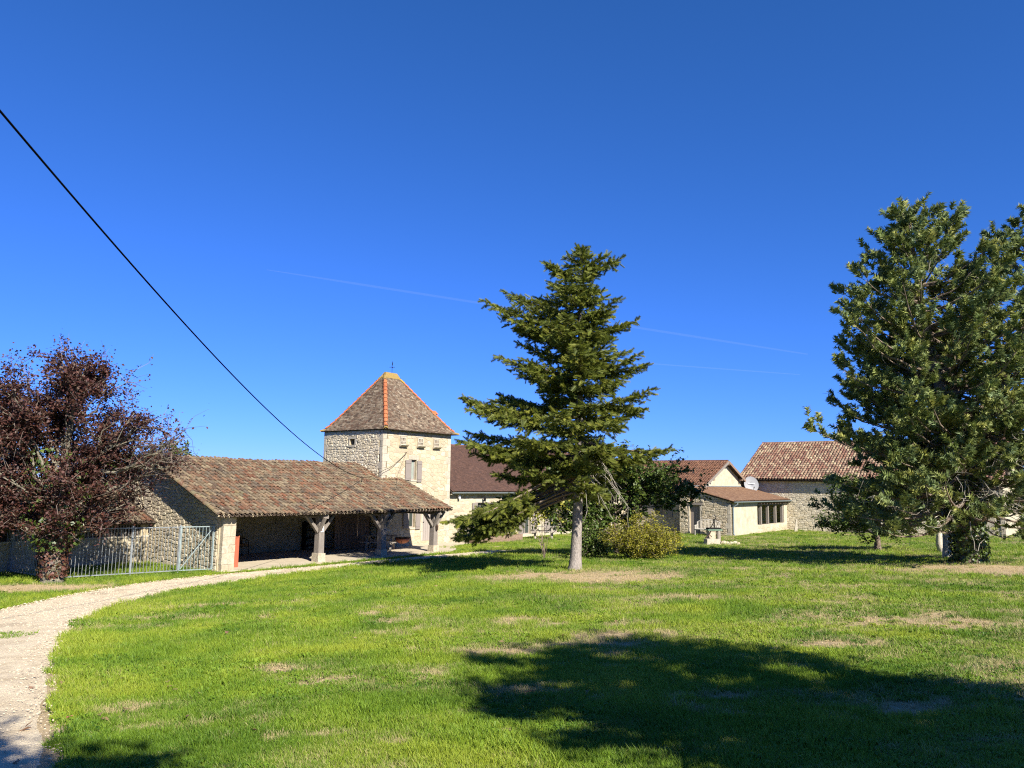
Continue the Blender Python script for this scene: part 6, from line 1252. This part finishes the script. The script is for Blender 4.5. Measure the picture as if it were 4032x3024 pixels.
def well():
    x, y = 11.75, 45.0; t = thing('water_pump', 'old iron hand pump on a stone pillar over a stone trough', 'pump', (x, y, zt(x, y) - 0.02), 0.25); t.scale = (0.95, 0.95, 0.72)
    m = MB(); m.box(-0.78, 0.15, -0.55, 0.0, 0.0, 0.12); m.build('plinth', 'stone_dressed', t)
    m = MB(); o, i, h = ((-0.72, 0.12, -0.5, -0.05), (-0.62, 0.03, -0.42, -0.13), 0.40)
    for (a, b, c, d) in ((-0.72, 0.12, -0.5, -0.42), (-0.72, 0.12, -0.13, -0.05), (-0.72, -0.62, -0.42, -0.13), (0.03, 0.12, -0.42, -0.13)): m.box(a, b, c, d, 0.12, 0.48)
    m.box(-0.62, 0.03, -0.42, -0.13, 0.12, 0.2); m.build('trough', 'stone_dressed', t)
    m = MB(); m.box(-0.3, 0.12, 0.02, 0.38, 0.0, 1.12); m.build('pillar', 'stone_pier', t); m = MB(); m.tube([(0.36, 0.1, 0.0), (0.36, 0.1, 0.75), (0.36, 0.1, 0.8), (0.36, 0.1, 0.84), (0.36, 0.1, 1.1)], [0.13, 0.13, 0.15, 0.12, 0.12], 12); m.build('pipe_column', 'wood_pale', t)
    m = MB(); m.box(-0.4, 0.55, -0.06, 0.46, 1.12, 1.19); m.build('capstone', 'verdigris', t); m = MB(); m.box(-0.32, 0.48, 0.0, 0.4, 1.191, 1.32); m.build('pump_housing', 'iron_black', t)
    m = MB(); m.tube([(0.15, 0.2, 1.3), (0.15, 0.2, 1.95)], 0.03, 6); m.tube([(-0.12, 0.2, 1.32), (0.05, 0.2, 1.6), (0.16, 0.2, 1.98)], 0.032, 6); m.build('pump_stand', 'iron_black', t); m = MB(); m.tube([(0.02, 0.15, 2.0), (0.26, 0.25, 1.9)], 0.025, 6); m.tube([(0.06, 0.2, 1.88), (0.24, 0.2, 2.06)], 0.025, 6); m.build('crank_hub', 'iron_black', t)
    m = MB(); m.tube([(-0.2, -0.05, 1.1), (-0.4, -0.16, 0.8), (-0.62, -0.22, 0.62)], 0.03, 6); m.tube([(-0.4, -0.16, 0.8), (-0.2, -0.1, 0.62)], 0.022, 6); m.tube([(-0.62, -0.22, 0.64), (-0.68, -0.22, 0.52)], 0.05, 6); m.build('spout', 'iron_rust', t)
    R = random.Random(3); g = 'white stones around the pump'
    sl = tag(MB().box(-0.42, 0.42, -0.22, 0.22, 0.0, 0.06).build('stone_slab', 'stone_dressed', None, loc=(x + 0.85, y - 0.35, zt(x + 0.85, y - 0.35) - 0.01)), 'flat grey stone slab on the grass beside the pump', 'slab')
    for k, (dx, dy, s) in enumerate(((0.55, -0.1, 0.2), (0.78, 0.08, 0.16), (0.98, -0.02, 0.15), (1.2, 0.0, 0.17), (1.35, -0.2, 0.12), (0.65, 0.2, 0.13))):
        v = []; f = []; n = 7
        for r, z in ((1.0, -0.1), (1.05, 0.35), (0.7, 0.8), (0.15, 0.95)): v += [(math.cos(6.2832 * j / n) * r * s * R.uniform(0.8, 1.2), math.sin(6.2832 * j / n) * r * s * R.uniform(0.7, 1.1), z * s * R.uniform(0.9, 1.1)) for j in range(n)]
        for i in range(3): f += [(i * n + j, i * n + (j + 1) % n, (i + 1) * n + (j + 1) % n, (i + 1) * n + j) for j in range(n)]
        f.append(tuple(range(3 * n, 4 * n))); o = MB().add(v, f).build('loose_stone', 'stone_cream', None, loc=(x + dx, y + dy, zt(x + dx, y + dy))); tag(o, 'rough white stone lying in the grass beside the hand pump', 'stone', g)
well()
def marker():
    p = W(44.9, -7.3); o = MB().hexa([(-0.13, -0.05, -0.1), (0.13, -0.05, -0.1), (0.13, 0.05, -0.1), (-0.13, 0.05, -0.1), (0.05, -0.04, 0.95), (0.14, -0.04, 0.95), (0.14, 0.04, 0.95), (0.05, 0.04, 0.95)]).build('leaning_stone', 'stone_dressed', None, loc=(p[0], p[1], zt(*p))); tag(o, 'thin pointed stone leaning by the barn wall next to the lean-to', 'stone')
marker()
def meter():
    p = W(46.2, -19.6); t = thing('garden_tap', 'thin white standpipe near the right end of the barn', 'tap', (p[0], p[1], zt(*p)), PHI); m = MB(); m.tube([(0, 0, 0), (0, 0, 0.95)], 0.035, 6); m.build('pipe', 'white_plastic', t); m = MB(); m.tube([(0, 0, 0.9), (-0.14, 0, 0.9), (-0.16, 0, 0.84)], 0.025, 6); m.build('spout', 'steel_teal', t)
meter()
# cables
def cable(name, label, P, r, material, parent=None):
    m = MB(); m.tube(P, r, 5); o = m.build(name, material, parent, smooth=True); tag(o, label, 'cable'); return o
BR = W(8.85, 2.5); bz = 3.55
def cable_main():
    a = np.array([BR[0], BR[1], bz]); b = np.array([-5.66, 8.0, 7.37]); P = []
    for t in np.linspace(0, 1, 60): p = a + (b - a) * t; p[2] -= 4 * 0.72 * t * (1 - t) * 1.0; P.append(p)
    d = P[-1] - P[-2]; P.append(P[-1] + d * 16)
    cable('overhead_cable', 'thick black overhead cable crossing the sky down to the shed roof', P, 0.014, 'cable_black')
    t = thing('cable_bracket', 'small black steel bracket holding the cable on the shed roof', 'bracket', (BR[0], BR[1], zroof(2.5) + 0.02)); m = MB(); m.tube([(0, 0, -0.02), (0, 0, bz - zroof(2.5) + 0.02)], 0.02, 6); m.build('pole', 'iron_black', t); m = MB(); m.tube([(0, 0, bz - zroof(2.5) - 0.02), (0.06, 0.06, bz - zroof(2.5) - 0.02)], 0.03, 6); m.build('clamp', 'iron_black', t)
    e = W(12.46, 3.1); e = np.array([e[0], e[1], 4.92]); m = np.array([*W(10.75, 2.95), 3.98]); Q = [a, (a + m) / 2 - [0, 0, 0.1], m, m + (e - m) * 0.35 - [0, 0, 0.12], m + (e - m) * 0.7 - [0, 0, 0.08], e]
    cable('service_cable', 'thin cable from the roof bracket up to the tower wall hook', resample(np.array(Q), 24), 0.012, 'cable_black'); g = np.array([*W(11.0, 2.2), zroof(2.2) + 0.1]); cable('stay_wire', 'thin buff wire running from the tower hook down to the shed tiles', [e, (e + g) / 2 - [0, 0, 0.04], g], 0.009, 'cable_buff')
    t = thing('wall_hook', 'iron cable hook on the tower wall above the upper window', 'hook', tuple(e), PHI); mm = MB(); mm.tube([(0, 0.12, 0.02), (0, 0, 0.02), (0.03, -0.03, 0.08)], 0.018, 5); mm.build('hook', 'iron_rust', t)
cable_main()
def contrail(p, q, r, label, name='vapour_trail'):
    P = [np.array(p) * (1 - t) + np.array(q) * t for t in np.linspace(0, 1, 40)]; rr = [r * (0.35 + 0.65 * min(1, 6 * t, 3 * (1 - t) + 0.4)) for t in np.linspace(0, 1, 40)]
    m = MB(); m.tube(P, rr, 8); o = m.build(name, 'cloud_white', None, smooth=True); tag(o, label, 'vapour trail')
contrail((-5278, 16000, 4453), (6227, 16000, 2788), 26, 'thin white vapour trail sloping across the blue sky')
contrail((2047, 16000, 2592), (6052, 16000, 2352), 14, 'short faint vapour trail low in the sky between the trees')

# fallen leaves
def leaves():
    rs = np.random.default_rng(6); me = MB().add([(0, 0, 0), (0.03, 0.028, 0.012), (0.075, 0.0, 0.004), (0.03, -0.028, 0.014), (0.11, 0.0, 0.01)], [(0, 1, 2, 3), (2, 1, 4), (2, 4, 3)]).mesh('fallen_leaf'); me.materials.append(MATS['leaf_dead'])
    spots = [(-5.2, 9.4), (-3.9, 9.2), (-3.3, 8.6), (-3.0, 7.5), (-4.6, 9.5), (-2.2, 6.9), (-6.6, 14.5)] + [(rs.uniform(-6, 4), rs.uniform(6, 22)) for _ in range(26)] + [(rs.uniform(-4.6, -3.6), rs.uniform(6.0, 9.0)) for _ in range(10)]
    for x, y in spots:
        o = bpy.data.objects.new('fallen_leaf', me); COL.objects.link(o); o.location = (x, y, zt(x, y) + 0.03); o.rotation_euler = (rs.normal() * 0.3, rs.normal() * 0.3, rs.random() * 6.28); s = rs.uniform(0.7, 1.25); o.scale = (s, s, s); tag(o, 'small dry fallen leaf lying on the lawn or path edge', 'leaf', 'fallen leaves on the lawn')
leaves()

# ------------------------------------------------------------------ grass
def tuft(seed, n, h, spread, wd):
    r = np.random.default_rng(seed); v = []; f = []; rn = []
    for k in range(n):
        a = r.random() * 6.283; rr = spread * r.random() ** 0.6; p = np.array([math.cos(a) * rr, math.sin(a) * rr, -0.006]); b = r.random() * 6.283; s = np.array([math.cos(b), math.sin(b), 0]) * wd * r.uniform(0.7, 1.3) / 2; ld = np.array([math.cos(a + r.normal() * 0.9), math.sin(a + r.normal() * 0.9), 0]); hh = h * r.uniform(0.5, 1.25); bend = r.uniform(0.15, 0.85) * hh; o = len(v)
        v += [p - s, p + s, p + ld * bend * 0.35 + s * 0.75 + [0, 0, hh * 0.6], p + ld * bend * 0.35 - s * 0.75 + [0, 0, hh * 0.6], p + ld * bend + [0, 0, hh * 0.95]]; f += [(o, o + 1, o + 2, o + 3), (o + 3, o + 2, o + 4)]; rn += [r.random()] * 5
    mb = MB(); mb.v = [tuple(q) for q in v]; mb.f = f; mb.r = rn; me = mb.mesh('grass_tuft'); me.materials.append(MATS['grass_blade']); return bpy.data.objects.new('grass_tuft', me)
def weed(seed, n, r_, up):
    r = np.random.default_rng(seed); v = []; f = []; rn = []
    for k in range(n):
        a = 6.283 * k / n + r.normal() * 0.25; l = r_ * r.uniform(0.6, 1.15); d = np.array([math.cos(a), math.sin(a), 0]); s = np.array([-d[1], d[0], 0]) * l * 0.2; z = up * r.uniform(0.4, 1.3); o = len(v)
        v += [np.array([0, 0, 0.004]), d * l * 0.55 + s + [0, 0, z], d * l + [0, 0, z * 0.7], d * l * 0.55 - s + [0, 0, z]]; f.append((o, o + 1, o + 2, o + 3)); rn += [r.random() * 0.3] * 4
    mb = MB(); mb.v = [tuple(q) for q in v]; mb.f = f; mb.r = rn; me = mb.mesh('lawn_weed'); me.materials.append(MATS['grass_blade']); return bpy.data.objects.new('lawn_weed', me)
def build_grass():
    rs = np.random.default_rng(12); K = 56000; dmin, dmax = 3.3, 75.0; th = math.radians(41)
    n = int(K * 2 * th * math.log(dmax / dmin) * 0.92); d = dmin * (dmax / dmin) ** rs.random(n); a = rs.uniform(-th, th, n)
    n2_ = 60000; d = np.concatenate([d, 2.6 * (28 / 2.6) ** rs.random(n2_)]); a = np.concatenate([a, rs.uniform(th, math.radians(72), n2_) * rs.choice([-1, 1], n2_)]); n = n + n2_; x = np.sin(a) * d; y = np.cos(a) * d
    dr = dryness(x, y); sd = path_sd(x, y); ed = fbm(x * 2.6, y * 2.6, 3, 3); ok = sd > (ed - 0.62) * 0.4
    isl = ell(x, y, -9.1, 14.1, 1.0, 0.7) > 0.25 + 0.5 * ed; ok |= isl
    la = (x - ORG[0]) * U[0] + (y - ORG[1]) * U[1]; lb = (x - ORG[0]) * N[0] + (y - ORG[1]) * N[1]
    ok &= ~((la > -0.5) & (la < 13.2) & (lb > -0.52 + 0.25 * (ed - 0.5)) & (lb < 10)); ok &= ~((la > 12.5) & (la < 17.2) & (lb > 1.7) & (lb < 9)); ok &= ~((la > 16) & (la < 37) & (lb > 2.9)); ok &= ~((la > 36.4) & (lb > -2.7)); ok &= ~((la > 35.0) & (lb > -6.1) & (lb < -2)); ok &= ~((la > 47) & (lb < -2) & (lb > -21.2))
    ok &= rs.random(n) < np.clip(1.15 - 0.4 * dr, 0.25, 1)
    x, y, d, dr = x[ok], y[ok], d[ok], dr[ok]; n = len(x); z = zter(x, y)
    hue = np.clip(fbm(x * 0.9, y * 0.9, 3, 50) * 1.2 - 0.35 + 0.25 * rs.random(n), 0, 1); ln = fbm(x * 1.5, y * 1.5, 3, 61)
    edge = np.clip(1 - np.abs(path_sd(x, y)) / 0.5, 0, 1)
    sc = (0.62 + 0.75 * ln) * np.clip(1.05 - 0.55 * dr, 0.4, 1) * np.clip((d / 9) ** 0.45, 0.85, 2.2) * (1 + 0.25 * edge)
    me = bpy.data.meshes.new('lawn_grass'); me.vertices.add(n); me.vertices.foreach_set('co', np.column_stack([x, y, z]).astype(np.float32).ravel())
    for nm, v in (('dry', dr), ('hue', hue), ('sc', sc), ('rot', rs.random(n) * 6.283)):
        q = me.attributes.new(nm, 'FLOAT', 'POINT'); q.data.foreach_set('value', v.astype(np.float32))
    q = me.attributes.new('pick', 'INT', 'POINT'); pk_ = rs.integers(0, 4, n); wd = fbm(x * 0.7 + 9, y * 0.7, 3, 91) + np.clip((x - 3) * 0.03, 0, 0.15); mw = (wd > 0.56) & (rs.random(n) < 0.16); pk_[mw] = rs.integers(4, 6, mw.sum()); cl = (fbm(x * 3.1, y * 3.1, 2, 97) > 0.74) & (rs.random(n) < 0.5); pk_[cl] = 6
    q.data.foreach_set('value', pk_.astype(np.int32)); me.update()
    o = link('lawn_grass', me, kind='stuff'); tag(o, 'short green lawn grass with dry straw patches', 'grass')
    tf = [tuft(1, 9, 0.062, 0.035, 0.006), tuft(2, 8, 0.05, 0.04, 0.006), tuft(3, 10, 0.072, 0.03, 0.0055), tuft(4, 7, 0.045, 0.045, 0.0075), weed(5, 8, 0.07, 0.03), weed(6, 6, 0.055, 0.04), tuft(7, 9, 0.11, 0.03, 0.007)]
    g = bpy.data.node_groups.new('grass', 'GeometryNodeTree'); g.interface.new_socket('Geometry', in_out='INPUT', socket_type='NodeSocketGeometry'); g.interface.new_socket('Geometry', in_out='OUTPUT', socket_type='NodeSocketGeometry')
    N_ = g.nodes; L = g.links.new; gi = N_.new('NodeGroupInput'); go = N_.new('NodeGroupOutput'); jn = N_.new('GeometryNodeJoinGeometry')
    def attr(nm, tp='FLOAT'): q = N_.new('GeometryNodeInputNamedAttribute'); q.data_type = tp; q.inputs['Name'].default_value = nm; return q.outputs[0]
    pk = attr('pick', 'INT'); sc_ = attr('sc'); rt = attr('rot'); cx = N_.new('ShaderNodeCombineXYZ'); L(rt, cx.inputs[2])
    for k, ob in enumerate(tf):
        oi = N_.new('GeometryNodeObjectInfo'); oi.inputs['Object'].default_value = ob; oi.inputs['As Instance'].default_value = True
        cmp = N_.new('FunctionNodeCompare'); cmp.data_type = 'INT'; cmp.operation = 'EQUAL'; L(pk, cmp.inputs[2]); cmp.inputs[3].default_value = k
        ip = N_.new('GeometryNodeInstanceOnPoints'); L(gi.outputs[0], ip.inputs['Points']); L(cmp.outputs[0], ip.inputs['Selection']); L(oi.outputs['Geometry'], ip.inputs['Instance']); L(cx.outputs[0], ip.inputs['Rotation']); L(sc_, ip.inputs['Scale']); L(ip.outputs[0], jn.inputs[0])
    L(jn.outputs[0], go.inputs[0]); md = o.modifiers.new('grass', 'NODES'); md.node_group = g
build_grass()
